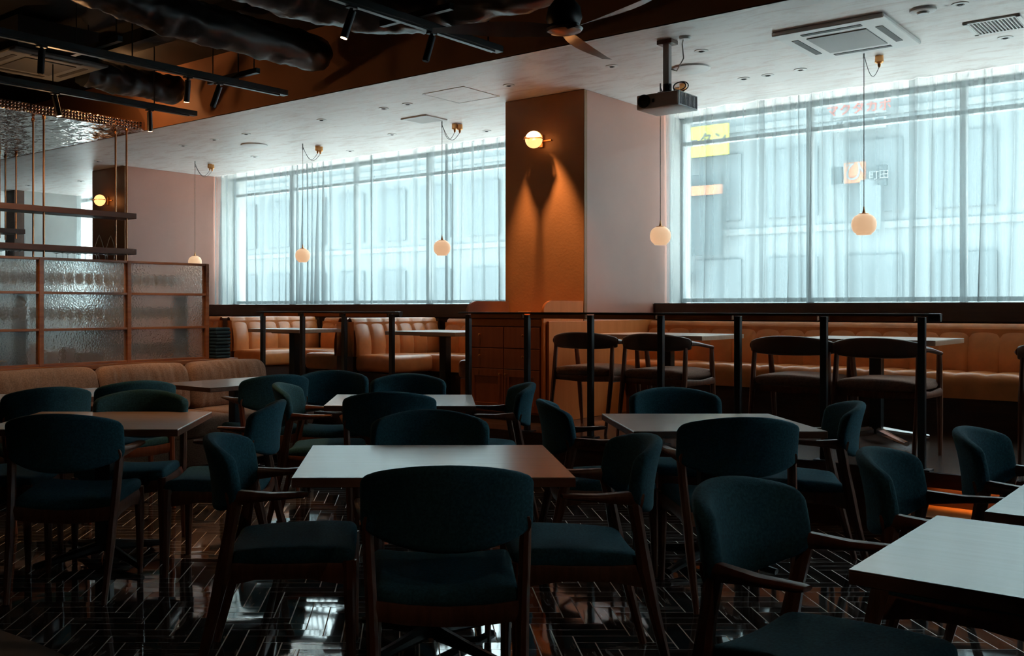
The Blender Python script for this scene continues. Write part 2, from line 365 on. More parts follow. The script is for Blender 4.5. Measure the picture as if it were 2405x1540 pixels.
# far left plaster walls seen through the bar
mb = MB().box(-14.95, -14.8, 7.72, 8.70, 0, ZC); struct('wall_far', mb, 'farwall', label='grey plaster wall far beyond the bar', cat='wall')
struct('wall_far_return', MB().box(-15.1, -14.8, 7.56, 7.72, 0, ZC), 'leather_dark', label='narrow brown pier end at the far plaster wall', cat='wall')
struct('wall_far_back', MB().box(-17.2, -17.0, 4.0, 8.7, 0, ZC), 'farwall')
struct('wall_far_dark', MB().box(-16.99, -16.8, 4.0, 8.0, 0, 2.25), 'napkin', label='dark teal wall panel at the far end', cat='wall')
# platform
struct('platform', MB().box(-11.6, 12, VR-.02, VW, ZP-.03, ZP), 'platfloor', label='raised dark timber floor along the windows', cat='platform')
struct('platform_riser', MB().box(-11.6, 12, VR, VR+.05, 0, ZP-.03).box(-11.6, 12, VR-.035, VR+.05, ZP-.05, ZP-.002).box(-11.6, 12, VR-.037, VR-.030, ZP-.085, ZP-.002), 'riser', label='brown timber riser edging the raised floor', cat='platform')
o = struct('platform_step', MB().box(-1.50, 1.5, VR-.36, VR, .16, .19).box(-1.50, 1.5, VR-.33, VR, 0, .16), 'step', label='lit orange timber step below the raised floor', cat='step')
led = MB().box(-1.45, 1.45, VR-.020, VR-.004, ZP-.066, ZP-.054).build('step_light', 'led'); led.rotation_euler.z = RZ
tag(led, 'warm light strip under the platform edge above the orange step', 'light strip')
# microcement patch with its bowed edge, bottom left
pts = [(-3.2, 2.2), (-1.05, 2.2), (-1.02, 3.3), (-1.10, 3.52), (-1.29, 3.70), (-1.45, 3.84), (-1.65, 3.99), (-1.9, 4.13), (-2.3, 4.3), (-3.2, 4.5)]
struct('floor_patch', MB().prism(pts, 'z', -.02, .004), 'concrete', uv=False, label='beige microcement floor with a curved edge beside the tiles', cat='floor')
# tin canopy over the bar
struct('ceiling_tin', MB().box(-12.4, -8.86, .5, VS-.005, ZC, ZC+.05), 'tin', label='pressed tin ceiling panel over the bar', cat='ceiling')
mb = MB().box(-8.86, -8.82, .5, VS-.005, ZC-.005, ZC+.085)
v = .52
while v < VS-.02:
    for z in (ZC+.012, ZC+.040, ZC+.068): mb.rbox(.032, .026, .024, .010, c=(-8.815, v, z), nx=1, ny=1, nz=1, k=1)
    v += .034
struct('trim_1', mb, 'tin', label='beaded metal cornice edging the tin ceiling', cat='trim')
# pillars
def pillar(n, u0, u1, lab):
    struct('pillar', MB().box(u0, u1, VPIL, VPIL+.05, ZP, ZC-.002, .004), 'pillar_front', label='copper brown front face of %s' % lab, cat='pillar')
    struct('pillar_side', MB().box(u0+.003, u1-.001, VPIL+.05, 9.1, ZP, ZC-.002), 'pillar_side', label='pink brown lacquered sides of %s' % lab, cat='pillar')
pillar(1, -5.18, -4.37, 'the right pillar'); pillar(2, -11.97, -11.2, 'the left pillar')
struct('baseboard_pillar', MB().box(-4.37, -4.345, 6.63, 8.42, ZP, 1.19, .003), 'panel_wood', label='orange wood wainscot below the pillar beside the banquette', cat='panelling')
# window ledge
mb = MB()
for a, b in ((-11.2, -5.18), (-4.37, 11.9)): mb.box(a, b, 8.42, VW+.02, 1.19, SILL, .006).box(a, b, 8.45, VW, ZP, 1.19)
struct('trim_2', mb, 'ledge', label='dark timber ledge below the curtains', cat='ledge')
# windows
for n, (a, b) in enumerate(WINS):
    mb = MB(); H = .018
    for z in (SILL+.03, 2.88, ZC-.03): mb.box(a, b, 8.98, 9.06, z-H, z+H)
    k = max(2, round((b-a)/1.28)); 
    for i in range(k+1):
        x = a+(b-a)*i/k; mb.box(x-.022, x+.022, 8.98, 9.06, SILL, ZC)
    root = bpy.data.objects.new('window_%d' % (n+1), None); C.objects.link(root); root['kind'] = 'structure'; root['label'] = 'tall window behind sheer curtains, ' + ('beyond the left pillar', 'between the two pillars', 'right of the copper pillar', 'added unseen past the right edge for more daylight')[n]; root['category'] = 'window'; root.rotation_euler.z = RZ
    mb.build('window_frame', 'grey', root)
    MB().box(a, b, 9.015, 9.021, SILL, ZC).build('pane', 'pane', root)
# ------------------------------------------------------------------ curtains
def curtain(u0, u1, seed, label, dense=()):
    r = random.Random(seed); n = int((u1-u0)/.0065); xs = []; ph = r.random()*6; am = .03; pa = []; wl = .12
    fold = []
    x = u0
    while x < u1+.3:
        wl = r.uniform(.07, .11) if any(a < x < b for a, b in dense) else r.choice((r.uniform(.10, .16), r.uniform(.16, .32)))
        fold.append((x, wl, r.uniform(.02, .055), r.uniform(-.012, .012), r.uniform(.0, 1))); x += wl
    def off(x, t):
        for f in fold:
            if f[0] <= x < f[0]+f[1]:
                q = (x-f[0])/f[1]
                return f, q
        return fold[-1], .5
    pre = []
    for i in range(n+1):
        x = u0+(u1-u0)*i/n; f, q = off(x, 0); pre.append((x, f, q))
    nz = 10
    def fn(s, t):
        x, f, q = pre[min(n, round(s*n))]
        amp = f[2]*(.55+.45*t+.2*math.sin(t*3+f[4]*6))
        y = amp*math.cos(2*PI*q); lean = .10*(x-u0)/(u1-u0)*0 + f[3]*math.sin(t*2.5+f[4]*6)*math.sin(PI*q)*2
        fold_over = .012*math.sin(2*PI*q)
        return (x+lean+fold_over, 8.62+y, ZC-.004-(ZC-SILL-.008)*t)
    o = MB().grid(fn, n, nz).build('sheer_curtain', 'sheer', None, 180, False); o.rotation_euler.z = RZ
    tag(o, label, 'curtain', 'sheer curtains along the windows'); return o
curtain(-4.36, -3.40, 3, 'sheer white curtain panel beside the right face of the copper pillar', [(-4.0, -3.9)])
curtain(-3.46, -2.20, 4, 'sheer white curtain panel behind the projector and right of it', [(-3.2, -2.8)])
curtain(-2.24, -.6, 5, 'sheer white curtain panel at the right edge of the picture', [(-2.1, -1.6)])
curtain(-.64, 4.2, 6, 'sheer white curtain panel continuing past the right edge')
curtain(4.7, 11.7, 16, 'sheer white curtain on the added window past the right edge')
curtain(-8.2, -5.16, 8, 'sheer white curtain panel touching the left side of the copper pillar', [(-7.2, -6.9)])
curtain(-11.19, -8.16, 9, 'sheer white curtain panel beside the left pillar', [(-9.5, -9.1)])
curtain(-16.8, -11.99, 10, 'sheer white curtain strip beyond the left pillar behind the bar')

# ------------------------------------------------------------------ street outside
SG = {}
for k, c in dict(conc=(.135, .158, .165), conc2=(.10, .122, .13), dark=(.035, .05, .055), yel=(.34, .32, .05), red=(.32, .07, .05), org=(.36, .13, .06), wht=(.155, .175, .18), pale_bounce=(.78, .78, .76), ink=(.04, .05, .06)).items(): SG[k] = plain('street_'+k, c, .7)
st = struct('ground_street', MB().box(-45, 35, 9.3, 60, -3.6, -3.5), SG['pale_bounce'], label='very pale street surface below the windows, bouncing daylight up', cat='ground')  # unseen street kept near white to throw daylight onto the ceiling
struct('sun_overhang', MB().box(-18, 12, 9.06, 9.32, ZC, ZC+.14), SG['conc2'], label='concrete lintel added outside to keep sun off the windows', cat='overhang')  # added overhang, sized to stop sun entering the windows
b1 = thing('building', 'pale office building across the street seen through the curtains', 'building', (0, 0, 0), RZ)
mb = MB().box(-34, 24, 22, 30, -3.5, 6.4); mb.build('facade', SG['conc'], b1); MB().box(-34, 24, 21.3, 30, 6.4, 6.65).build('shade_slab', SG['conc'], b1)  # unseen top slab added to keep sun off the cornices
mb = MB()
for k in range(30):
    x = -29+k*1.7
    for z in (-1.9, .9, 3.3): mb.box(x, x+1.1, 21.93, 22.01, z, z+1.5)
mb.build('window_band', SG['conc2'], b1)
mb = MB()
for z in (-2.2, .55, 2.95, 5.3): mb.box(-34, 24, 21.95, 22.01, z, z+.14)
mb.build('cornice', SG['wht'], b1)
def sign(px, py, wpx, hpx, mat, name, label, text=None, tmat='ink', ring=False, tsize=.5, v=21.6):
    Y = 3540*v/(px+1700); u = v*(1.1437-5378/(px+1700)); z = CH+(PY-py)*Y/F
    w_ = v*5378/(px+1700)**2*wpx; h = hpx*Y/F
    t = thing(name, label, 'sign', W(u, v, z), RZ)
    if ring:
        m_ = MB(); m_.sweep([(w_/2*math.cos(2*PI*i/20), 0, h/2*math.sin(2*PI*i/20)) for i in range(21)], (.03, w_*.09), (0, 1, 0), 6); m_.build('ring', SG[mat], t)
    else: MB().box(-w_/2, w_/2, -.04, .04, -h/2, h/2, .01).build('board', SG[mat], t)
    MB().box(-.03, .03, .03, 21.98-v, -.03, .03).build('bracket', SG['dark'], t)
    if text:
        cu = bpy.data.curves.new('lettering', 'FONT'); cu.body = text; cu.size = tsize; cu.extrude = .01; cu.align_x = 'CENTER'; cu.align_y = 'CENTER'
        cu.materials.append(SG[tmat]); q = bpy.data.objects.new('lettering_curve', cu); C.objects.link(q); dg = bpy.context.evaluated_depsgraph_get(); dg.update()
        me = bpy.data.meshes.new_from_object(q.evaluated_get(dg)); bpy.data.objects.remove(q)
        q = bpy.data.objects.new('lettering', me); C.objects.link(q); q.parent = t; q.location = (0, -.055, 0); q.rotation_euler = (PI/2, 0, 0)
    return t
sign(1643, 333, 135, 72, 'yel', 'shop_sign', 'yellow sign board with dark lettering seen through the curtain', 'ホータン', 'ink', tsize=.34)
sign(1598, 500, 26, 32, 'org', 'ring_sign', 'orange ring shaped sign on the facade', ring=True)
sign(1650, 505, 90, 190, 'dark', 'banner_sign', 'tall dark sign panel with an orange top on the facade')
sign(1650, 447, 92, 22, 'org', 'banner_sign', 'orange strip sign above the tall dark panel', v=21.45)
sign(2008, 405, 50, 48, 'org', 'square_sign', 'square orange logo sign with a white mark', 'ひ', 'wht', tsize=.45)
sign(2066, 412, 36, 48, 'dark', 'square_sign', 'dark square sign with pale characters beside the orange logo', '町田', 'wht', tsize=.2)
sign(1966, 412, 26, 40, 'dark', 'square_sign', 'small dark square sign left of the orange logo')
sign(2018, 256, 128, 30, 'wht', 'shop_sign', 'white sign strip with red characters high on the facade', 'マクタカボ', 'red', tsize=.26)
sign(2018, 293, 128, 26, 'wht', 'shop_sign', 'white sign strip with grey characters below the red ones', 'ダロロロロ', 'dark', tsize=.2)
sign(2045, 480, 50, 120, 'conc2', 'banner_sign', 'grey blotched hoarding below the square signs')
sign(1600, 655, 40, 60, 'wht', 'shop_sign', 'pale sign with dark characters low beside the pillar', 'りお', 'dark', tsize=.3)

# ------------------------------------------------------------------ dining chair
def chair_proto():
    t = thing('dining_armchair', '', 'chair')
    def seat_fn(p):
        k = .92+.08*(p.y+.235)/.47
        z = p.z*(1-.25*abs(p.y/.24)**4)
        return (p.x*k, p.y, z+.016*(p.x/.24)**2-.010+.010*math.cos(p.y*5)+.035*p.y)
    MB().rbox(.475, .455, .072, .032, seat_fn, (0, -.005, .420), 8, 8, 1).build('seat', 'teal', t, 60)
    HL, R, HH = .286, .37, .130
    def back_fn(p):
        s_ = max(-1, min(1, p.x/HL)); a = p.x/R
        k = (1-.37*abs(s_)**2.0)
        if abs(s_) > .86: k *= math.sqrt(max(0, 1-.45*((abs(s_)-.86)/.14)**2.2))
        z = p.z*k - .010*(1-abs(s_)**2)*(p.z < 0)
        rr = R-p.y*(1 if True else 1)
        x = (R+ -p.y)*math.sin(a); y = -(R - p.y)*math.cos(a)+R
        y += -.16*z - .012*(z/HH)**2
        return (x, y-.285+.0, z+.706)
    MB().rbox(2*HL, .05, 2*HH, .0245, back_fn, (0, 0, 0), 18, 1, 6, 3).build('backrest', 'teal', t, 70)
    for s in (-1, 1):
        MB().sweep([(s*.222, .205, .425), (s*.224, .207, .33), (s*.226, .213, 0)], [(.021, .024), (.021, .022), (.012, .013)], n=8, e=5).build('leg', 'walnut', t)
    for s in (-1, 1):
        MB().sweep([(s*.214, -.325, 0), (s*.224, -.262, .25), (s*.230, -.228, .40), (s*.238, -.205, .53), (s*.243, -.185, .640)], [(.012, .014), (.018, .020), (.018, .026), (.018, .021), (.017, .024)], n=8, e=5).build('leg', 'walnut', t)
    f = MB()
    for s in (-1, 1):
        f.sweep([(s*.226, -.235, .378), (s*.225, -.12, .386), (s*.224, .05, .388), (s*.222, .205, .380)], [(.011, .042), (.011, .027), (.011, .026), (.011, .042)], n=8, e=6)
    f.sweep([(-.222, .205, .388), (-.12, .213, .372), (0, .216, .366), (.12, .213, .372), (.222, .205, .388)], [(.010, .030)]*5, ref=(0, 1, 0), n=8, e=6)
    f.sweep([(-.226, -.235, .385), (-.12, -.24, .372), (0, -.243, .367), (.12, -.24, .372), (.226, -.235, .385)], [(.010, .030)]*5, ref=(0, 1, 0), n=8, e=6)
    f.build('seat_frame', 'walnut', t)
    for s in (-1, 1):
        MB().sweep([(s*.240, -.215, .640), (s*.246, -.165, .650), (s*.258, -.06, .653), (s*.270, .045, .660), (s*.272, .065, .662)],
                   [(.016, .026), (.019, .024), (.024, .013), (.026, .009), (.020, .006)], n=10, e=3.5).build('armrest', 'walnut', t)
    return t
ch0 = chair_proto(); used = [False]
FN, FS, FE, FWs = 0, PI, -PI/2, PI/2
FU, FMU, FV = RZ-PI/2, RZ+PI/2, RZ
def chair(x, y, rz, label, group):
    if not used[0]:
        used[0] = True; ch0.location = (x, y, 0); ch0.rotation_euler.z = rz; ch0['label'] = label; ch0['group'] = group; return ch0
    return dup(ch0, (x, y, 0), rz, label, group)
G1, G2, G3, G4, G5 = 'chairs around the centre table', 'chairs around the left table', 'chairs around the middle rear table', 'chairs around the right rear table', 'chairs at the tables by the right edge'
G6 = 'chairs facing the brown sofa'
chair(.108, 3.235, FN+.01, 'dark teal armchair nearest the camera, its back hiding the centre table front', G1)
chair(-.425, 3.66, FE+.03, 'dark teal armchair left of the centre table, facing right', G1)
chair(.575, 3.63, FWs, 'dark teal armchair right of the centre table, facing left', G1)
chair(.085, 4.22, FS, 'dark teal armchair on the far side of the centre table', G1)
chair(-1.555, 4.66, FN, 'dark armchair at the left edge in front of the left table, seen from behind', G2)
chair(-.965, 5.00, FWs-.02, 'teal armchair right of the left table, its back edge on', G2)
chair(-1.505, 5.32, FS, 'teal armchair on the far side of the left table', G2)
chair(-2.10, 5.12, FE, 'teal armchair cut off by the left edge, only its seat in view', G2)
chair(-.125, 5.80, FN+.02, 'dark armchair in front of the middle rear table, seen from behind', G3)
chair(-.52, 6.13, FE-.05, 'teal armchair left of the middle rear table, facing right', G3)
chair(.44, 6.16, FWs, 'teal armchair right of the middle rear table, before the cabinet', G3)
chair(-.02, 6.70, FS, 'dark armchair on the far side of the middle rear table', G3)
chair(1.425, 4.53, FN, 'black looking armchair in front of the right rear table, seen from behind', G4)
chair(1.52, 5.50, FS, 'teal armchair on the far side of the right rear table', G4)
chair(.97, 5.02, FE-.02, 'teal armchair left of the right rear table, facing right', G4)
chair(1.925, 5.00, FWs-.25, 'teal armchair right of the right rear table, facing left', G4)
p = W(-.80, 2.60); chair(p.x-.055, p.y, FU-.10, 'large dark armchair at the front left side of the near right table', G5)
p = W(-.72, 3.50); chair(p.x, p.y, FU+.08, 'teal armchair behind the near right table, left of the cut off table', G5)
p = W(-.62, 4.33); chair(p.x, p.y, FU, 'teal armchair by the right edge before the orange step', G5)
p = W(-5.60, 4.64); chair(p.x+.09, p.y, FMU-.30, 'teal armchair before the sofa table end, arms pointing at the sofa', G6)
chair(-.565, 7.08, FS+.05, 'grey teal armchair right of the sofa table, its seat facing the camera', G6)
p = W(-5.76, 3.03); chair(p.x+.05, p.y, FMU-.2, 'greyish teal armchair at the left edge, nearest the sofa', G6)
p = W(-5.76, 3.72); chair(p.x, p.y, FMU-.3, 'teal armchair at the sofa, just behind the left table far chair', G6)

# ------------------------------------------------------------------ dining tables
def table(x, y, rz, w_, d, label, group, z0=0, base='cross', top='table_wood', H=.72):
    t = thing('dining_table', label, 'table', (x, y, z0), rz, group)
    MB().box(-w_/2, w_/2, -d/2, d/2, H-.003, H, .001).build('tabletop', top, t)
    MB().box(-w_/2, w_/2, -d/2, d/2, H-.034, H-.003, .002).build('edge_band', 'table_edge' if top == 'table_wood' else 'plat_wood', t)
    MB().box(-.038, .038, -.038, .038, .05, H-.045, .003).build('column', 'black', t)
    MB().box(-.16, .16, -.16, .16, H-.045, H-.034).build('top_plate', 'black', t)
    for k in range(4):
        a = PI/4+k*PI/2; c, s = math.cos(a), math.sin(a)
        MB().sweep([(c*.03, s*.03, .07), (c*.2, s*.2, .048), (c*.37, s*.37, .028)], [(.022, .030), (.02, .02), (.019, .014)], ref=(-s, c, 0), n=8, e=6).build('foot', 'chrome' if base == 'chrome' else 'black', t)
    return t
GT = 'dining tables on the tiled floor'
table(.075, 3.785, .008, .97, .80, 'pale topped table in the centre, ringed by four armchairs', GT)
table(-1.585, 5.13, 0, .95, .81, 'greyish topped table near the left edge with a chair before it', GT)
table(-.055, 6.24, -.03, .90, .76, 'pale topped table in the middle distance before the cabinet', GT)
table(1.50, 5.04, 0, .91, .78, 'pale topped table right of centre below the railing', GT)
p = W(-.718+.475, 2.295+.38); table(p.x, p.y, RZ, .95, .76, 'large bright tabletop cut by the right edge, nearest of all', GT)
p = W(-.63+.475, 3.20+.38); table(p.x, p.y, RZ, .95, .76, 'sliver of bright tabletop at the right edge behind the nearest one', GT)
p = W(-6.13, 4.93); table(p.x, p.y, RZ, .64, .98, 'table before the end of the brown sofa', GT)
p = W(-6.13, 3.42); table(p.x, p.y, RZ, .64, .98, 'table before the sofa at the left edge', GT)

# ------------------------------------------------------------------ platform furniture
GP = 'tables on the raised floor'
p = W(-3.65, 7.28); table(p.x, p.y, RZ, .92, .76, 'platform table right of the pillar wainscot', GP, ZP, 'chrome', 'plat_wood', .71)
p = W(-2.09, 7.28); table(p.x, p.y, RZ, .92, .76, 'platform table before the banquette near the end of the railing', GP, ZP, 'chrome', 'plat_wood', .71)
p = W(-.2, 7.28); table(p.x, p.y, RZ, .92, .76, 'platform table beyond the right edge of the railing', GP, ZP, 'chrome', 'plat_wood', .71) if False else None
p = W(-5.60, 6.87); table(p.x, p.y, RZ, .80, .72, 'booth table beside the cabinet', GP, ZP, 'cross', 'plat_wood', .71)
p = W(-7.36, 6.66); table(p.x, p.y, RZ, .75, .56, 'booth table between the two tan booth dividers', GP, ZP, 'cross', 'plat_wood', .71)
def pchair_proto():
    t = thing('bentwood_armchair', '', 'chair')
    def sf(p):
        r = 1-.10*(p.y < 0)*(p.y/.24)**2
        return (p.x*r, p.y, p.z*(1-.35*(p.x/.25)**4)+.006*math.cos(p.x*6))
    MB().rbox(.50, .47, .075, .035, sf, (0, 0, .445), 8, 8, 1).build('seat', 'brownseat', t, 60)
    def bf(p):
        s_ = p.x/.29; a = p.x/.36; z = p.z*(1-.42*abs(s_)**2.4)
        return ((.36-p.y)*math.sin(a), -(.36-p.y)*math.cos(a)+.36-.27-.1*z, z+.665+.012*(1-s_*s_))
    MB().rbox(.58, .04, .125, .0195, bf, (0, 0, 0), 16, 1, 3, 3).build('backrest', 'leather_dark', t, 70)
    for s in (-1, 1):
        MB().sweep([(s*.255, -.175, .672), (s*.262, -.10, .668), (s*.266, .03, .652), (s*.264, .14, .640), (s*.260, .165, .63)], [(.020, .022), (.028, .014), (.024, .010), (.020, .011), (.012, .010)], n=10, e=3).build('armrest', 'walnut', t)
    for s in (-1, 1):
        MB().sweep([(s*.260, .150, .638), (s*.252, .185, .42), (s*.250, .205, .2), (s*.245, .225, 0)], [(.014, .016), (.018, .020), (.015, .016), (.010, .011)], n=8, e=4).build('leg', 'walnut', t)
    for s in (-1, 1):
        MB().sweep([(s*.235, -.195, .64), (s*.240, -.215, .42), (s*.238, -.26, .2), (s*.235, -.30, 0)], [(.013, .016), (.016, .020), (.014, .016), (.010, .011)], n=8, e=4).build('leg', 'walnut', t)
    f = MB()
    for s in (-1, 1): f.sweep([(s*.24, -.21, .40), (s*.252, 0, .392), (s*.26, .18, .40)], [(.010, .026), (.010, .018), (.010, .026)], n=8, e=5)
    f.sweep([(-.24, -.21, .40), (0, -.225, .39), (.24, -.21, .40)], (.009, .020), ref=(0, 1, 0), n=8, e=5)
    f.sweep([(-.255, .18, .40), (0, .19, .39), (.255, .18, .40)], (.009, .020), ref=(0, 1, 0), n=8, e=5)
    f.build('seat_frame', 'walnut', t); return t
pc0 = pchair_proto()
for i, (u, dv, a, lab) in enumerate(((-3.90, 6.60, .04, 'wooden armchair nearest the copper pillar on the platform'), (-3.31, 6.60, -.02, 'wooden armchair second from the pillar on the platform'),
        (-2.37, 6.62, .02, 'wooden armchair left of the pair before the right platform table'), (-1.835, 6.60, -.02, 'wooden armchair behind the last railing post'), (-.84, 6.60, .03, 'wooden armchair at the right edge of the picture on the platform'))):
    o = pc0 if i == 0 else dup(pc0, (0, 0, 0), 0)
    o.location = W(u, dv, ZP); o.rotation_euler.z = RZ+a; o['label'] = lab; o['group'] = 'brown seated armchairs on the raised floor'

# channel tufted upholstery: local x along, y depth (front is -y), z up
def chan_back(L_, H_, n, lean=.06, th=.09, bulge=.022):
    mb = MB(); per = 10; nu = n*per
    def fn(s, t):
        q = (s*n) % 1; b = bulge*(abs(math.sin(PI*q))**.4)*(1-.75*max(0, (t-.62)/.38))
        x = s*L_
        if t < .08: k = t/.08; return (x, -b*k**.5-.0, 0) if k > 0 else (x, .02, 0)
        if t < .80:
            k = (t-.08)/.72; z = k*(H_-.04); return (x, -b-.02*math.sin(PI*k)+lean*(k**1.5), z)
        k = (t-.80)/.20; a = k*PI; r = .5*th
        return (x, lean+r*(1-math.cos(a))-b*math.cos(a*.5), H_-.04+.036*math.sin(a))
    mb.grid(fn, nu, 26)
    mb.box(0, L_, .03, th+lean-.004, 0, H_-.045)
    return mb
def chan_seat(L_, D, n, th=.17, bulge=.014):
    mb = MB(); per = 8; nu = max(1, n)*per
    def fn(s, t):
        q = (s*n) % 1; b = bulge*(abs(math.sin(PI*q))**.45) if n > 1 else 0
        x = s*L_; r = .05
        if t < .45: k = t/.45; return (x, -b*.6, -th+k*(th-r))
        if t < .65: k = (t-.45)/.2; a = k*PI/2; return (x, r-(r+b*.6)*math.cos(a), -r+(r+b)*math.sin(a))
        k = (t-.65)/.35; return (x, r+k*(D-r), b-.01*k)
    mb.grid(fn, nu, 20)
    mb.box(0.0, L_, .012, D, -th, -.02)
    return mb
def banquette(name, label, u0, u1, nch, seat_front=7.80, zs=.83, ztop=1.187, back_v=8.30, group=None, seat_ch=True):
    t = thing(name, label, 'bench', W(u0, 0, 0), RZ, group)
    L_ = u1-u0
    chan_back(L_, ztop-zs+.02, nch).xf(Matrix.Translation((0, back_v-.06, zs-.02))).build('backrest', 'leather', t, 50)
    chan_seat(L_, back_v-seat_front, nch if seat_ch else 1).xf(Matrix.Translation((0, seat_front, zs))).build('seat', 'leather', t, 50)
    MB().box(.0, L_, seat_front+.06, 8.44, ZP, zs-.17).build('base', 'ledge', t)
    return t
GB = 'tan leather benches on the raised floor'
banquette('banquette', 'long tan channel tufted banquette under the right window', -4.34, 4.5, 44, group=GB)
banquette('banquette', 'tan window bench of the booth beside the cabinet', -6.74, -5.22, 7, 7.66, group=GB, seat_ch=False)
banquette('banquette', 'tan window bench between the two booth dividers', -8.64, -7.24, 7, 7.66, group=GB, seat_ch=False)
banquette('banquette', 'tan window bench beside the left pillar, mostly hidden', -11.15, -9.14, 10, 7.66, group=GB, seat_ch=False)
def divider(uc, label, left=True, right=True, v0=7.0):
    t = thing('booth_divider', label, 'bench', W(uc, v0, ZP), RZ, GB)
    # divider core: trapezoid seen on its end
    MB().prism([(-.115, 0), (.115, 0), (.115, .42), (.045, .80), (-.045, .80), (-.115, .42)], 'y', .0, 1.41).build('end_panel', 'leather_dark', t)
    for sd in ((1,) if right else ())+((-1,) if left else ()):
        m = Matrix.Rotation(PI/2*sd, 4, 'Z')
        # chan_back front is -y; turned so that it faces +-u
        L_ = .66 if right and left else .66
        b = chan_back(1.30, .385, 6, lean=.055, th=.06)
        if sd > 0: b.xf(Matrix.Translation((.15, .0, .435)) @ Matrix.Rotation(PI/2, 4, 'Z'))
        else: b.xf(Matrix.Translation((-.15, 1.30, .435)) @ Matrix.Rotation(-PI/2, 4, 'Z'))
        b.build('backrest', 'leather', t, 50)
        s = MB().rbox(.50, .635, .17, .045, lambda p: (p.x, p.y, p.z+.008*math.cos(p.x*5)), (sd*(.115+.25), .330, .365), 4, 5, 1).build('seat', 'leather', t, 50)
        MB().box(min(sd*.12, sd*.56), max(sd*.12, sd*.56), .04, .64, 0, .28).build('base', 'ledge', t)
    return t
divider(-6.99, 'tan booth divider nearer the cabinet, tufted facing right')
divider(-8.89, 'tan booth divider left of the railing start, tufted facing right')
o = thing('booth_end_bench', 'short tan bench against the left side of the cabinet', 'bench', W(-5.21, 7.0, ZP), RZ, GB)
MB().rbox(.36, .64, .17, .045, None, (-.19, .33, .365), 4, 5, 1).build('seat', 'leather', o, 50); MB().box(-.35, 0, .04, .62, 0, .28).build('base', 'panel_wood', o)

# ------------------------------------------------------------------ railing
def u_at(px, v): return v*(1.1437-5378/(px+1700))
def railing(posts, a, b, label):
    ua, ub = u_at(a, VR+.01), u_at(b, VR+.01)
    t = thing('railing', label, 'railing', W(0, VR+.012, ZP), RZ)
    h = .885
    for px in posts:
        u = u_at(px, VR+.01)
        MB().box(u-.019, u+.019, -.019, .019, .008, h-.02, .002).build('post', 'post', t)
        MB().box(u-.05, u+.05, -.045, .045, 0, .008).build('foot_plate', 'post', t)
    MB().box(ua, ub, -.028, .028, h-.012, h, .002).build('top_bar', 'post', t); MB().cyl((ub-.06, 0, h-.022), (ub, 0, h-.022), .024, 14).build('end_cap', 'post', t)
    us = [u_at(px, VR+.01) for px in posts]
    for x, y in zip(us, us[1:]): MB().box(x+.035, y-.035, -.022, .022, h-.046, h-.0122, .005).build('handrail_wood', 'panel_wood', t)
    return t
railing([1100, 1238, 1387, 1552, 1733, 1935, 2165], 1080, 2210, 'long dark metal railing with timber underside, right of the gap')
railing([617, 710, 808, 920], 606, 941, 'short dark metal railing before the booths, left of the gap')

# ------------------------------------------------------------------ cabinet before the pillar
cab = thing('sideboard_cabinet', 'reddish wooden cabinet with drawers and doors before the copper pillar', 'cabinet', W(-5.13, 6.60, ZP), RZ)
CW, CD, CHt = .73, .585, .86
MB().box(0, CW, .02, CD, 0.06, CHt-.03).build('body', 'cabinet', cab)
MB().box(0, CW, .04, CD, 0, .06).build('plinth', 'riser', cab)
MB().box(-.0, CW, -.01, CD, CHt-.03, CHt, .003).build('countertop', 'cabinet', cab)
MB().box(0.0, CW, .0, .02, CHt-.09, CHt-.035).build('top_rail', 'panel_wood', cab)
def knob(par, x, z):
    MB().lathe([(.0, 0), (.006, .001), (.005, .012), (.011, .018), (.009, .025), (0, .027)], n=10).xf(Matrix.Translation((x, -.002, z)) @ Matrix.Rotation(PI/2, 4, 'X')).build('knob', 'brass', par)
for r_, (z0, z1) in enumerate(((.59, .76), (.42, .585))):
    for c_ in range(2):
        x0 = .012+c_*.355
        d = MB().box(x0, x0+.35, 0, .02, z0, z1, .003).build('drawer', 'cabinet', cab); knob(d, x0+.12 if c_ == 0 else x0+.20, (z0+z1)/2+.02)
for c_ in range(2):
    x0 = .012+c_*.355
    mb = MB().box(x0, x0+.35, .006, .02, .08, .415)
    for q in ((x0, x0+.055, .08, .415), (x0+.295, x0+.35, .08, .415), (x0+.055, x0+.295, .08, .135), (x0+.055, x0+.295, .355, .415)): mb.box(q[0], q[1], -.002, .012, q[2], q[3], .0015)
    d = mb.build('door', 'cabinet', cab); knob(d, x0+.325 if c_ == 0 else x0+.028, .375)
def sidepanel(x, name, mat):
    R_ = .09; poly = [(0, 0), (CD+.01, 0), (CD+.01, .975)]; poly += [(R_*1.4-R_*1.4*math.sin(PI/2*i/8), .975-R_+R_*math.cos(PI/2*i/8)) for i in range(9)]
    return MB().prism(poly, 'x', x, x+.022).build(name, mat, cab)
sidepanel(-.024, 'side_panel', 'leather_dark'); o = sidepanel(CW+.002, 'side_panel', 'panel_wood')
o = MB().rbox(.10, .07, .025, .008, None, (0, 0, .0125), 2, 2, 1).build('cutlery_tray', 'brass'); o.location = W(-4.80, 6.95, ZP+CHt+.001); o.rotation_euler.z = RZ; tag(o, 'small brassy tray on the cabinet top', 'tray')

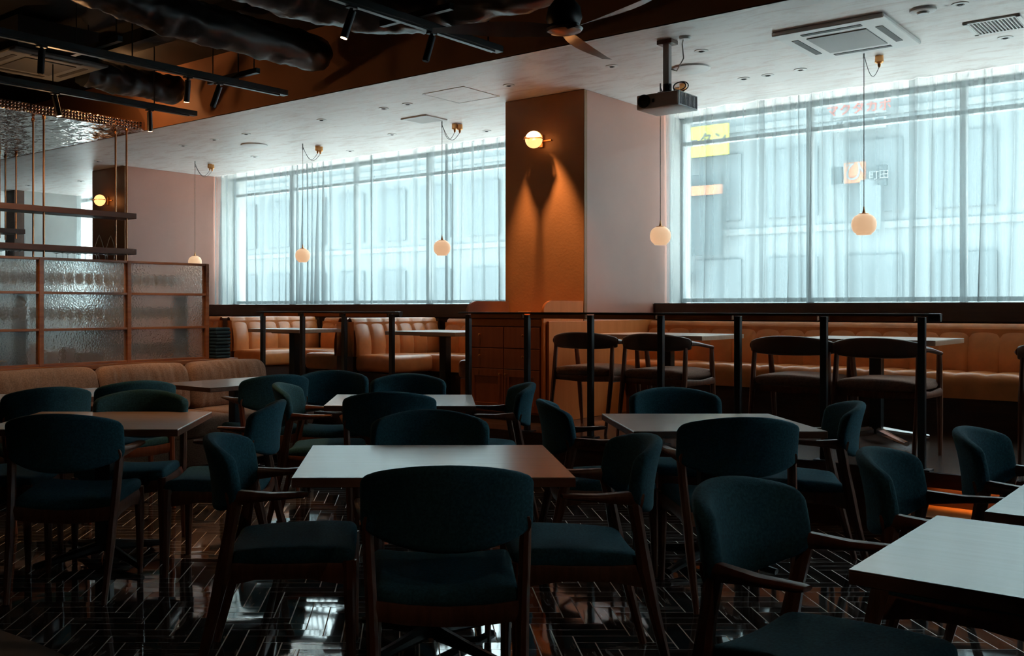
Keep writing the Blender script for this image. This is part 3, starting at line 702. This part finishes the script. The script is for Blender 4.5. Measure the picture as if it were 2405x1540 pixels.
# ------------------------------------------------------------------ brown sofa and the glazed partition behind it
sf = thing('sofa', 'long taupe fabric sofa with plump back cushions below the glazed partition', 'sofa', W(0, 0, 0), RZ)
MB().box(-7.28, -6.40, 1.6, 6.04, .05, .27, .01).build('base', 'sofa', sf)
MB().box(-7.22, -6.48, 1.7, 5.98, 0, .05).build('plinth', 'riser', sf)
for k in range(5):
    v0 = 6.05-.865*(k+1)
    def fnb(p, k=k):
        wr = .012*noise.noise(Vector((p.y*26+k*9, p.z*5, 0)))+.010*abs(noise.noise(Vector((p.y*14+p.z*9+k*5, p.z*3, 3))))
        return (p.x*(1-.35*(p.z/.21)**2*(p.z > 0))+.12*(-p.z)+wr, p.y*(1-.02*(p.z/.2)**2), p.z+.012*math.cos(p.y*3.2))
    MB().rbox(.22, .855, .41, .075, fnb, (-7.12, v0+.4325, .615), 3, 60, 8, 4).build('back_cushion', 'sofa', sf, 60)
    MB().rbox(.84, .855, .17, .05, lambda p: (p.x, p.y, p.z+.012*math.cos(p.y*3)*math.cos(p.x*3)), (-6.82, v0+.4325, .345), 6, 8, 1).build('seat_cushion', 'sofa', sf, 60)
UP = -7.42
lw = thing('half_wall', 'low wooden half wall behind the sofa carrying the partition', 'half wall', W(UP, 0, 0), RZ)
MB().box(-.14, .08, 1.2, 5.88, 0, .79).build('body', 'cabinet', lw); MB().box(-.16, .10, 1.2, 5.92, .79, .83, .004).build('ledge_top', 'frame_wood', lw)
pt = thing('glazed_partition', 'timber framed partition with nine panes of hammered glass', 'partition', W(UP, 0, .83), RZ)
vm = [2.42, 3.21, 4.00, 4.80, 5.62]; zr = [.0, .282, .578, .85]
for i, v_ in enumerate(vm): MB().box(-.03, .03, v_-.02, v_+.02, 0, .87, .003).build('mullion', 'frame_wood', pt)
for i in range(4):
    a, b = vm[i]+.02, vm[i+1]-.02
    for j, z in enumerate(zr): MB().box(-.028, .028, a, b, z-.0+(.0 if j else 0), z+.02, .002).build('rail', 'frame_wood', pt)
    for j in range(3): MB().box(-.004, .004, a, b, zr[j]+.02, zr[j+1]).build('glass_pane', 'texglass', pt)
# shelves and glassware behind it
sh = thing('glass_shelf_unit', 'open shelves full of glassware behind the hammered glass', 'shelf', W(UP-.34, 0, .79), RZ)
MB().box(-.17, .15, 2.3, 5.60, -.79, 0).build('counter_cabinet', 'ledge', sh)
for z in (.325, .62): MB().box(-.11, .11, 2.4, 5.60, z-.012, z).build('shelf_board', 'glass', sh)
for v_ in (2.4, 4.02, 5.59):
    MB().box(-.11, .11, v_-.006, v_+.006, 0, .62).build('upright', 'chrome', sh)
g0 = MB().lathe([(.030, 0), (.030, .003), (.004, .008), (.004, .070), (.022, .085), (.034, .115), (.035, .150), (.029, .185), (.027, .185), (.032, .150), (.031, .117), (.018, .090), (0, .082)], n=12, cap=False).build('wine_glass', 'glass', None, 60)
first = True
for row, (z, v0, v1, cat_) in enumerate(((.792, 4.85, 5.55, 'lowest shelf'), (1.117, 3.3, 5.55, 'middle shelf'), (1.412, 3.3, 5.55, 'top shelf'))):
    v_ = v0
    while v_ < v1:
        for du in (-.05, .05):
            o = g0 if first else g0.copy()
            if not first: C.objects.link(o)
            first = False
            o.location = W(UP-.34+du, v_+(.03 if du > 0 else 0), z); o.rotation_euler.z = RZ
            tag(o, 'stemmed wine glass in the rows on the %s behind the hammered glass' % cat_, 'glass', 'wine glasses on the %s' % cat_)
        v_ += .085
def boxy(name, label, cat, u, v_, z, sx, sy, sz, mat):
    o = MB().rbox(sx, sy, sz, .012, None, (0, 0, sz/2), 2, 2, 2).build(name, mat); o.location = W(u, v_, z); o.rotation_euler.z = RZ; return tag(o, label, cat)
jug = thing('water_jug', 'white jug behind the hammered glass, lower middle pane', 'jug', W(UP-.32, 4.10, .791), RZ)
MB().lathe([(.05, 0), (.056, .02), (.055, .12), (.048, .20), (.052, .215), (.049, .215), (.045, .2)], n=16).build('body', 'white', jug); MB().sweep([(0, .05, .18), (0, .10, .16), (0, .10, .08), (0, .054, .05)], .007).build('handle', 'white', jug)
boxy('napkin_dispenser', 'grey box behind the hammered glass beside the jug', 'box', UP-.32, 4.26, .791, .1, .13, .15, 'grey')
boxy('tea_tin', 'brown tin behind the hammered glass, lower middle pane', 'tin', UP-.32, 4.42, .791, .09, .10, .17, 'leather_dark')
boxy('card_terminal', 'dark box at the right of the lower middle pane', 'box', UP-.32, 4.62, .791, .12, .22, .13, 'black')
bk = thing('bread_basket', 'low oval basket behind the lower left pane', 'basket', W(UP-.32, 3.78, .791), RZ)
MB().lathe([(.075, 0), (.095, .07), (.10, .072), (.085, .01)], n=20).build('bowl', 'grey', bk); MB().lathe([(.098, .07), (.102, .075), (.098, .08), (.094, .075), (.098, .07)], n=20, cap=False).build('rim', 'brass', bk)
for k in range(9):
    o = MB().rbox(.20+.01*rnd.random(), .17, .030, .012, lambda p: (p.x, p.y, p.z+.002*math.sin(p.x*30)), (0, 0, .0155), 3, 3, 1, 2).build('folded_napkin', 'napkin'); o.location = W(UP-.02+.008*rnd.uniform(-1, 1), 5.765, .8305+k*.0315); o.rotation_euler.z = RZ+rnd.uniform(-.05, .05)
    tag(o, 'folded dark teal napkin in the stack at the partition end', 'napkin', 'stack of napkins on the ledge')

# ------------------------------------------------------------------ hanging bar rack
def rack(name, label, uc, vs, zs, wid, v0, v1, grp):
    t = thing(name, label, 'rack', W(uc, 0, 0), RZ)
    for v_ in vs:
        for s in (-1, 1):
            MB().cyl((s*wid, v_, zs[0]-.09), (s*wid, v_, ZC-.001), .010, 10).build('rod', 'rod', t)
            MB().lathe([(.018, 0), (.018, .03), (.012, .04)], (s*wid, v_, ZC-.041), 10).build('ceiling_cup', 'rod', t)
    for z in zs: MB().box(-wid-.03, wid+.03, v0, v1, z-.028, z+.028, .003).build('shelf', 'steelshelf', t)
    return t
rack('hanging_bar_shelf', 'two tier wooden shelf hung on brass rods over the bar', -8.93, [4.80, 5.70], [1.87, 2.235], .10, 2.2, 5.80, None)
rack('hanging_bar_shelf', 'single hanging shelf on brass rods at the far side of the bar', -11.35, [5.55, 5.75], [2.20], .13, 3.0, 5.85, None)
for nm, (va, vb) in (('left', (4.3, 4.75)), ('right', (4.9, 5.6))):
    pass
hg0 = MB().lathe([(.033, 0), (.033, -.003), (.004, -.010), (.004, -.075), (.018, -.088), (.030, -.115), (.032, -.145), (.027, -.17), (.025, -.17), (.029, -.145), (.027, -.117), (0, -.086)], n=12, cap=False).build('hanging_glass', 'glass2', None, 60)
k = 0
for v_ in (3.9, 4.0, 4.1, 4.22, 4.34, 4.46, 4.58, 5.02, 5.14, 5.26, 5.38, 5.48, 5.58):
    for du in (-.06, .06):
        o = hg0 if k == 0 else hg0.copy()
        if k: C.objects.link(o)
        k += 1; o.location = W(-8.93+du, v_, 1.835); tag(o, 'stemmed glass hanging upside down under the lower bar shelf', 'glass', 'glasses hung under the bar shelf')
wr = thing('wire_glass_stand', 'twin loop wire stand on the lower bar shelf near its end', 'stand', W(-8.93, 5.45, 1.899), RZ)
for s in (0, .13): MB().sweep([(0, s-.05, 0), (0, s-.02, .09), (0, s, .13), (0, s+.02, .09), (0, s+.05, 0)], .004, n=6).build('wire_loop', 'acgrey', wr)
MB().box(-.03, .03, -.06, .19, 0, .004).build('base', 'acgrey', wr)

# ------------------------------------------------------------------ ceiling things
def on_ceiling(px, py, z=ZC): 
    Y = (z-CH)*F/(PY-py); return Vector(((px-PX)*Y/F, Y, z))
# pendants
def pendant_proto():
    t = thing('globe_pendant', '', 'pendant lamp'); Rr = .083
    prof = [(0, -.150), (.045, -.150), (.050, -.146)] + [((.083*abs(math.cos(a))**.75), -.075+.075*math.copysign(abs(math.sin(a))**.9, math.sin(a))) for a in [math.radians(x) for x in range(-58, 62, 8)]] + [(.035, -.002), (0, .0)]
    MB().lathe(prof, n=28).build('shade', 'globe', t, 60)
    MB().lathe([(.036, -.004), (.034, .002), (.012, .006), (.006, .03), (.004, .05)], n=14).build('cap', 'brass', t)
    return t
pd0 = pendant_proto()
PE = [((2029, 118), 1.975, (2065, 131), 'rightmost pale globe pendant before the curtains'), ((1551, 196), None, (1590, 190), 'globe pendant hanging below the projector by the pillar corner'),
      ((1038, 284), None, (1068, 291), 'globe pendant just left of the copper pillar'), ((711, 337), None, (746, 343), 'globe pendant before the middle of the left curtains'), ((458, 378), None, (493, 385), 'leftmost globe pendant, half behind the partition top')]
tops = [502, 532, 564, 584, 601]
for i, ((px, py), _, rs, lab) in enumerate(PE):
    p = on_ceiling(px, py); 
    if i == 1: p = W(u_at(1551, 7.44), 7.44, ZC)
    z = CH+(PY-tops[i])*p.y/F
    t = pd0 if i == 0 else dup(pd0, (0, 0, 0), 0)
    t.location = (p.x, p.y, z); t['label'] = lab; t['group'] = 'globe pendants along the windows'
    MB().cyl((0, 0, .04), (0, 0, ZC-z-.03), .0028, 6).build('cord', 'brass' if i else 'acgrey', t)
    MB().cyl((0, 0, ZC-z-.06), (0, 0, ZC-z-.001), .006, 8).build('cord_hook', 'grey', t)
    q = on_ceiling(*rs) if i != 1 else p+Vector((.19, .02, 0)); d = Vector((q.x-p.x, q.y-p.y, 0)); hz = ZC-z
    MB().lathe([(.028, 0), (.030, -.045), (.024, -.052), (.012, -.056), (.010, -.075), (.004, -.085)], (d.x, d.y, hz-.001), 14).build('ceiling_rose', 'brass', t)
    pts = [Vector((0, 0, hz-.03)).lerp(d+Vector((0, 0, hz-.08)), s/12)-Vector((0, 0, .11*math.sin(PI*s/12))) for s in range(13)]
    MB().sweep(pts, .0025, (0, 1, 0), 6).build('swag_cord', 'acgrey', t)
# downlights and sensors
dl = [(1647, 119), (1747, 184), (1803, 176), (1880, 163), (2255, 9), (2361, 88), (1437, 155), (1195, 200), (957, 244), (901, 254), (755, 281), (921, 315), (822, 354), (1143, 307), (578, 314), (430, 341), (598, 367), (503, 327), (230, 378), (190, 425), (67, 435)]
d0 = MB().lathe([(.048, 0), (.048, -.004), (.026, -.007), (.022, -.002), (.0, -.002)], n=18).build('ring', 'white'); 
droot = thing('ceiling_downlight', '', 'downlight'); d0.parent = droot
MB().lathe([(.019, -.003), (.013, -.011), (0, -.012)], n=14).build('lens', 'darkgrey', droot)
names = ['right of the projector pole', 'right of the projector, in the row of three', 'middle of the row right of the projector', 'left below the white air conditioner', 'at the top right edge', 'right of the slatted vent', 'by the tip of the fan blade', 'just above the copper pillar', 'below the left corner of the hatch', 'left of the hatch, second out', 'left of the hatch, third out', 'below left of the square vent', 'low, between two pendant roses', 'beside the left top of the copper pillar', 'above the small round speaker', 'above the left pillar, right of the brass rods', 'below the small round speaker', 'between the speaker and brass rods', 'above the left pillar sconce', 'far, behind the brass rods', 'farthest left, behind the brass rods']
for i, (px, py) in enumerate(dl):
    o = droot if i == 0 else dup(droot, (0, 0, 0), 0); o.location = on_ceiling(px, py); o['label'] = 'small recessed downlight ' + names[i]; o['group'] = 'small recessed downlights in the pale ceiling'
for px, py, r, nm, lab in ((1621, 160, .15, 'ceiling_speaker', 'round white ceiling speaker behind the projector pole'), (597, 340, .15, 'ceiling_speaker', 'round white ceiling speaker above the left window'), (2168, 22, .075, 'smoke_detector', 'round white smoke detector above the air conditioner')):
    t = thing(nm, lab, 'speaker' if 'speaker' in nm else 'detector', on_ceiling(px, py))
    MB().lathe([(r, 0), (r, -.012), (r*.86, -.018), (0, -.018)], n=28).build('housing', 'white', t); MB().lathe([(r*.5, -.018), (r*.4, -.030 if r < .1 else -.0215), (0, -.030 if r < .1 else -.0215)], n=20).build('grille', 'white', t)
# hatch outline
ht = thing('ceiling_hatch', 'square access hatch outlined in the ceiling left of the pillar', 'hatch', W(-5.30, 6.72, ZC), RZ)
mb = MB()
for a in ((-.22, .22, -.255, -.245), (-.22, .22, .245, .255), (-.225, -.215, -.25, .25), (.215, .225, -.25, .25)): mb.box(*a, -.004, -.0005)
mb.build('frame', 'white', ht); MB().box(-.212, .212, -.242, .242, -.002, -.0005).build('panel', 'ceiling', ht)
# 4-way cassettes
def cassette(t, w_, d, body, mesh, dark, h=.025):
    MB().box(-w_/2, w_/2, -d/2, d/2, -h, -.0005, .006).build('fascia', body, t)
    MB().box(-w_*.27, w_*.27, -d*.27, d*.27, -h-.007, -h+.001).build('intake_grille', mesh, t)
    for a in (0, 1):
        for s in (-1, 1):
            if a: MB().box(s*w_*.38-.022, s*w_*.38+.022, -d*.27, d*.27, -h-.003, -h+.001).build('louvre_slot', dark, t)
            else: MB().box(-w_*.27, w_*.27, s*d*.38-.022, s*d*.38+.022, -h-.003, -h+.001).build('louvre_slot', dark, t)
ac = thing('ceiling_air_conditioner', 'white four way air conditioner in the pale ceiling', 'air conditioner', W(-2.19, 6.98, ZC), RZ); cassette(ac, .70, .86, 'white', 'grey', 'darkgrey', .03)
ac2 = thing('ceiling_air_conditioner', 'grey four way air conditioner hung among the black ducts', 'air conditioner', W(-7.94, 4.26, 3.375), RZ); cassette(ac2, .84, .84, 'acgrey', 'darkgrey', 'blackpaint')
MB().box(-.36, .36, -.36, .36, 0, .27).build('housing', 'blackpaint', ac2)
for sx in (-.3, .3):
    for sy in (-.3, .3): MB().cyl((sx, sy, .26), (sx, sy, ZT-3.376), .006, 6).build('hanger_rod', 'black', ac2)
def vent(u, v_, w_, d, lab, n=14):
    t = thing('ceiling_vent', lab, 'vent', W(u, v_, ZC), RZ)
    mb = MB()
    for a in ((-w_/2, w_/2, -d/2, -d/2+.025), (-w_/2, w_/2, d/2-.025, d/2), (-w_/2, -w_/2+.025, -d/2, d/2), (w_/2-.025, w_/2, -d/2, d/2)): mb.box(*a, -.012, -.0005)
    mb.build('frame', 'white', t); MB().box(-w_/2+.02, w_/2-.02, -d/2+.02, d/2-.02, -.003, -.0005).build('duct_opening', 'darkgrey', t)
    mb = MB()
    for k in range(n): x = -w_/2+.03+(w_-.06)*k/(n-1); mb.box(x-.003, x+.003, -d/2+.02, d/2-.02, -.012, -.003)
    mb.build('slats', 'white', t)
vent(-1.37, 7.32, .32, .36, 'white slatted vent at the top right beside the air conditioner'); vent(-6.24, 7.33, .32, .32, 'square slatted vent left of the copper pillar', 30)
# projector
pj = thing('projector', 'white projector hung from the ceiling beside the pillar', 'projector', W(-3.155, 6.28, 0), RZ)
zb = 2.70
MB().box(-.155, .155, -.145, .145, zb-.05, zb+.05, .008, seg=2).build('body', 'white', pj)
MB().box(-.150, .150, -.150, -.144, zb-.045, zb+.045, .002).build('front_face', 'brownplastic', pj)
MB().lathe([(.045, 0), (.045, .012), (.036, .014), (.030, .004), (.0, .010)], n=24).xf(Matrix.Translation((-.095, -.149, zb+.003)) @ Matrix.Rotation(PI/2, 4, 'X')).build('lens', 'black', pj)
mb = MB()
for k in range(13): y = -.12+k*.020; mb.box(.154, .159, y, y+.009, zb-.04, zb+.04)
mb.build('side_louvres', 'grey', pj)
MB().box(-.035, -.02, -.153, -.149, zb-.012, zb+.012).build('sensor', 'black', pj)
MB().box(-.05, .05, -.05, .05, zb+.05, zb+.075, .003).box(-.09, .09, -.012, .012, zb+.058, zb+.068).build('mount_plate', 'black', pj)
MB().cyl((0, 0, zb+.075), (0, 0, zb+.13), .030, 14).build('mount_joint', 'black', pj)
MB().box(-.022, .022, -.022, .022, zb+.12, ZC-.001, .002).build('pole', 'polegrey', pj); MB().box(-.055, .055, -.05, .05, ZC-.03, ZC-.001, .003).build('ceiling_plate', 'leather_dark', pj)
for r_, off in ((.045, .0), (.055, .02)): MB().sweep([(.09+r_*math.cos(a/16*2*PI), off, zb+.105+r_*.6*math.sin(a/16*2*PI)) for a in range(17)], .004, (0, 1, 0), 6).build('cable_loop', 'acgrey', pj)
MB().sweep([(.03, 0, ZC-.2), (.07, 0, ZC-.22), (.12, 0, ZC-.14), (.11, 0, ZC-.04), (.12, 0, ZC-.005)], .005, (0, 1, 0), 6).build('ceiling_cable', 'white', pj)
MB().lathe([(.04, 0), (.035, -.015), (0, -.016)], (.13, 0, ZC-.001), 16).build('cable_cover', 'white', pj)

# ------------------------------------------------------------------ sconces
def sconce(u, z, lab, grp='brass globe sconces on the pillars'):
    t = thing('wall_sconce', lab, 'wall lamp', W(u, VPIL, z), RZ, grp)
    MB().box(-.022, .022, -.022, -.001, -.055, .055, .003).build('back_plate', 'brass', t)
    MB().cyl((0, -.02, 0), (0, -.075, 0), .020, 12).build('socket', 'brass', t)
    MB().lathe([(.074*math.sin(PI*i/14), -.074*math.cos(PI*i/14)) for i in range(15)], (0, -.125, 0), 20).build('globe', 'lit', t, 60)
    MB().sweep([(0, -.02, .0), (.0, -.06, .010), (-.080, -.10, .012), (-.082, -.15, .010), (0, -.207, .004), (.0, -.235, .0)], [(.005, .009)]*6, (0, 0, 1), 8).build('brass_band', 'brass', t)
    MB().sweep([(-.0, -.207, .004), (.082, -.15, .004), (.080, -.10, .004), (0, -.06, .0)], (.004, .008), (0, 0, 1), 8).build('brass_band', 'brass', t)
    MB().cyl((-.0, -.200, 0), (0, -.27, 0), .008, 10, .004).build('finial', 'brass', t)
    MB().box(-.10, .10, -.014, -.004, -.006, .006).build('cross_bar', 'brass', t)
    p = W(u, VPIL-.125, z); point('sconce_light', p, 3.0, WARM, .074); return t
sconce(-4.79, 2.735, 'lit globe sconce on the front of the right copper pillar'); sconce(-11.58, 2.70, 'lit globe sconce on the left pillar behind the brass rods')
spot('pillar_wash', W(-4.78, 6.88, 3.10), W(-4.73, VPIL-.02, 1.75), 185, WARM, 44, .7, .02)

for a, b, c, d in ((-4.77, 6.30, -4.77, 6.60), (-3.80, 6.66, -4.35, 7.1)):
    spot('downlight_beam', W(a, b, 3.10), W(c, d, .9), 24, WARM, 50, .8, .03)
# ------------------------------------------------------------------ tracks, ducts and fan in the black ceiling
GTk = 'black lighting tracks hung below the black ceiling'
def track(u, v0, v1, z, hangers, lab):
    t = thing('lighting_track', lab, 'light track', W(u, 0, z), RZ, GTk)
    MB().box(-.032, .032, v0, v1, 0, .045, .002).build('channel', 'black', t)
    MB().box(-.017, .017, v0+.02, v1-.08, -.012, 0, .001).build('power_rail', 'post', t)
    for v_ in hangers: MB().cyl((0, v_, .04), (0, v_, ZT-z), .006, 6).build('hanger_rod', 'black', t)
track(-6.43, .8, 5.72, 3.12, (3.0, 4.2, 5.2), 'long black lighting track crossing left of centre')
track(-7.76, .8, 5.76, 3.12, (3.0, 4.3, 5.3), 'black lighting track over the beaded tin cornice')
track(-4.19, .8, 5.76, 3.12, (3.0, 4.2, 5.62), 'black lighting track at the top centre with two spotlights')
def strut(u0, u1, v_, z, lab):
    t = thing('support_channel', lab, 'support', W(0, v_, z), RZ, 'short black support channels above the tracks')
    MB().box(u0, u1, -.02, .02, 0, .04).build('channel', 'black', t); MB().cyl((u0+.05, 0, .03), (u0+.05, 0, ZT-z), .005, 6).build('hanger_rod', 'black', t); MB().cyl((u1-.05, 0, .03), (u1-.05, 0, ZT-z), .005, 6).build('hanger_rod', 'black', t)
strut(-6.75, -6.12, 5.15, 3.168, 'black support channel over the long track near its end'); strut(-6.75, -6.12, 3.9, 3.168, 'black support channel over the long track, middle'); strut(-6.75, -6.12, 2.9, 3.168, 'black support channel over the long track, far left')
strut(-4.5, -3.9, 4.85, 3.168, 'black support channel over the top centre track')
def spotlamp(u, v_, lab, lit=False, tu=0, tv=-.3):
    t = thing('track_spotlight', lab, 'spotlight', W(u, v_, 3.107), RZ, 'cylindrical spotlights on the tracks')
    d = Vector((tu, tv, -1)).normalized(); a = Vector((0, 0, -.045))
    MB().cyl((0, 0, 0), a, .012, 10).box(-.02, .02, -.035, .035, -.012, 0, .002).build('adapter', 'black', t)
    MB().cyl(a-d*.02, a+d*.15, .024, 16).build('barrel', 'black', t)
    MB().cyl(a+d*.150, a+d*.154, .020, 16).build('lens', 'litspot' if lit else 'darkgrey', t)
    return t, a+d*.17, d
for u, v_, lit, lab, tu, tv in ((-6.43, 3.48, 0, 'unlit spotlight at the left edge before the grey air conditioner', 0, -.05), (-6.43, 5.0, 0, 'unlit spotlight near the end of the long track', -.3, -.2), (-7.76, 4.32, 1, 'lit spotlight just above the beaded cornice', .1, .2),
        (-7.76, 5.25, 1, 'lit spotlight at the right end over the cornice', -.3, .25), (-4.19, 4.25, 1, 'lit spotlight at the top left end of the centre track', -.25, -.2), (-4.19, 5.0, 0, 'unlit spotlight below the middle of the centre track', -.15, -.25)):
    t, e, d = spotlamp(u, v_, lab, lit, tu, tv)
    if lit:
        o = spot('track_beam', W(u+e.x, v_+e.y, 3.107+e.z), W(u+e.x+d.x, v_+e.y+d.y, 3.107+e.z+d.z), 30, WARM, 50, .6, .02)
point('bulkhead_glow', W(-8.45, 5.45, 3.42), 3, WARM, .05)
GD = 'black insulated ducts under the black ceiling'
def duct(name, pts, rad, lab, wr=.012):
    mb = MB(); P = [W(*p) for p in pts]; out = []; rr = []
    n = 26
    for a, b in zip(P, P[1:]):
        for k in range(n): out.append(a.lerp(b, k/n))
    out.append(P[-1])
    for _ in range(22): out = [out[0]]+[(out[i-1]+out[i]*2+out[i+1])/4 for i in range(1, len(out)-1)]+[out[-1]]
    r_ = random.Random(len(lab))
    rr = [rad*(1+.022*math.sin(i*.55)+r_.uniform(-.008, .008)) for i in range(len(out))]; rr[-1] *= .80; rr[-2] *= .93
    mb.sweep(out, [(x, x) for x in rr], (0, 0, 1), 36)
    mb.bm.normal_update()
    for q in mb.bm.verts:
        c = q.co; q.co = c+q.normal*(.020*(noise.noise(c*7)+.7*noise.noise(c*17)-.8*abs(noise.noise(c*11+Vector((5, 1, 2))))))
    return tag(mb.build(name, 'duct', None, 60), lab, 'duct', GD)
duct('insulated_duct', [(-6.06, 2.4, 3.62), (-6.06, 3.6, 3.50), (-6.06, 4.3, 3.42), (-6.05, 5.80, 3.42)], .155, 'long wrinkled black duct ending at the brown bulkhead')
duct('insulated_duct', [(-8.0, 4.72, 3.40), (-8.0, 5.2, 3.39), (-8.0, 5.75, 3.39)], .135, 'shorter black duct above the beaded cornice')
duct('insulated_duct', [(-4.95, 3.3, 3.52), (-4.9, 4.4, 3.45), (-4.65, 5.1, 3.42), (-3.9, 5.25, 3.42), (-2.2, 5.25, 3.45), (-.5, 5.2, 3.5)], .23, 'thick curved black duct behind the centre track')
duct('insulated_duct', [(-9.4, 1.6, 3.50), (-9.1, 2.8, 3.55), (-8.9, 3.9, 3.585), (-8.85, 4.85, 3.585)], .11, 'slanting black duct at the top left corner')
mb = MB().box(-9.6, -4.4, 4.9, 5.1, 3.60, ZT).box(-12, 4, 3.2, 3.5, 3.68, ZT); tag(mb.build('ceiling_beam', 'blackpaint'), 'black beams across the open ceiling', 'beam').rotation_euler.z = RZ
fan = thing('ceiling_fan', 'three blade ceiling fan at the top centre', 'fan', (.896, 5.8, 2.93))
MB().lathe([(.012, .78), (.012, .30), (.030, .28), (.055, .17), (.095, .12), (.105, .06), (.09, .02), (.05, .0), (0, 0)], n=24).build('motor_housing', 'black', fan)
MB().lathe([(.06, .78), (.05, .70), (.012, .68)], n=16).build('canopy', 'black', fan)
MB().lathe([(0, -.035), (.05, -.032), (.10, -.018), (.11, -.004), (.06, .01)], n=24).build('blade_hub', 'blade', fan)
for k, a in enumerate((180, 60, -60)):
    def bl(s, t):
        r = .07+.70*s; wd = .055+.035*math.sin(PI*min(1, s*1.1))-.02*s; w2 = (t-.5)*2*wd
        tw = math.radians(22-12*s)
        return (r, w2*math.cos(tw)+.03*math.sin(PI*s), w2*math.sin(tw)-.012+.0*s)
    mb = MB().grid(bl, 20, 6); bmesh.ops.solidify(mb.bm, geom=mb.bm.faces[:], thickness=.010)
    mb.xf(Matrix.Rotation(math.radians(a), 4, 'Z')).build('blade', 'blade', fan, 50)
# unseen point lights added over the bar to brighten behind the partition
for v_ in (3.4, 4.6): point('bar_fill', W(-8.3, v_, 2.6), 6, WARM, .06)

for v_, tv, p_ in ((1.9, 2.6, 70), (3.1, 4.0, 70), (4.7, 5.3, 60)):
    t, e, d = spotlamp(-6.43, v_, 'lit spotlight on the long track aimed at the sofa, ' + {1.9: 'beyond the picture edge', 3.1: 'nearest the left edge', 4.7: 'before the unlit one'}[v_], True, -.28, .12)
    spot('sofa_beam', W(-6.43+e.x, v_+e.y, 3.107+e.z), W(-7.35, tv, .75), p_*.42, (1, .74, .50), 40, .8, .03)
for X_, Y_, tgt, p_ in ((1.35, .9, (.72, 3.35, .35), 5), (-.6, .6, (-.7, 4.2, .1), 3)):  # unseen tracks and spots added above the camera as warm fill
    u_, v_ = UX*X_+UY*Y_, VX*X_+VY*Y_
    track(u_, v_-.6, v_+.6, 3.12, (v_-.4, v_+.4), 'unseen lighting track added above the camera, ' + ('right' if X_ > 0 else 'left'))
    t, e, d = spotlamp(u_, v_, 'warm fill spotlight added on the unseen track above the camera, ' + ('right' if X_ > 0 else 'left'), True, 0, .35)
    spot('track_beam', W(u_+e.x, v_+e.y, 3.107+e.z), tgt, p_, (1, .66, .42), 34, .35, .02)
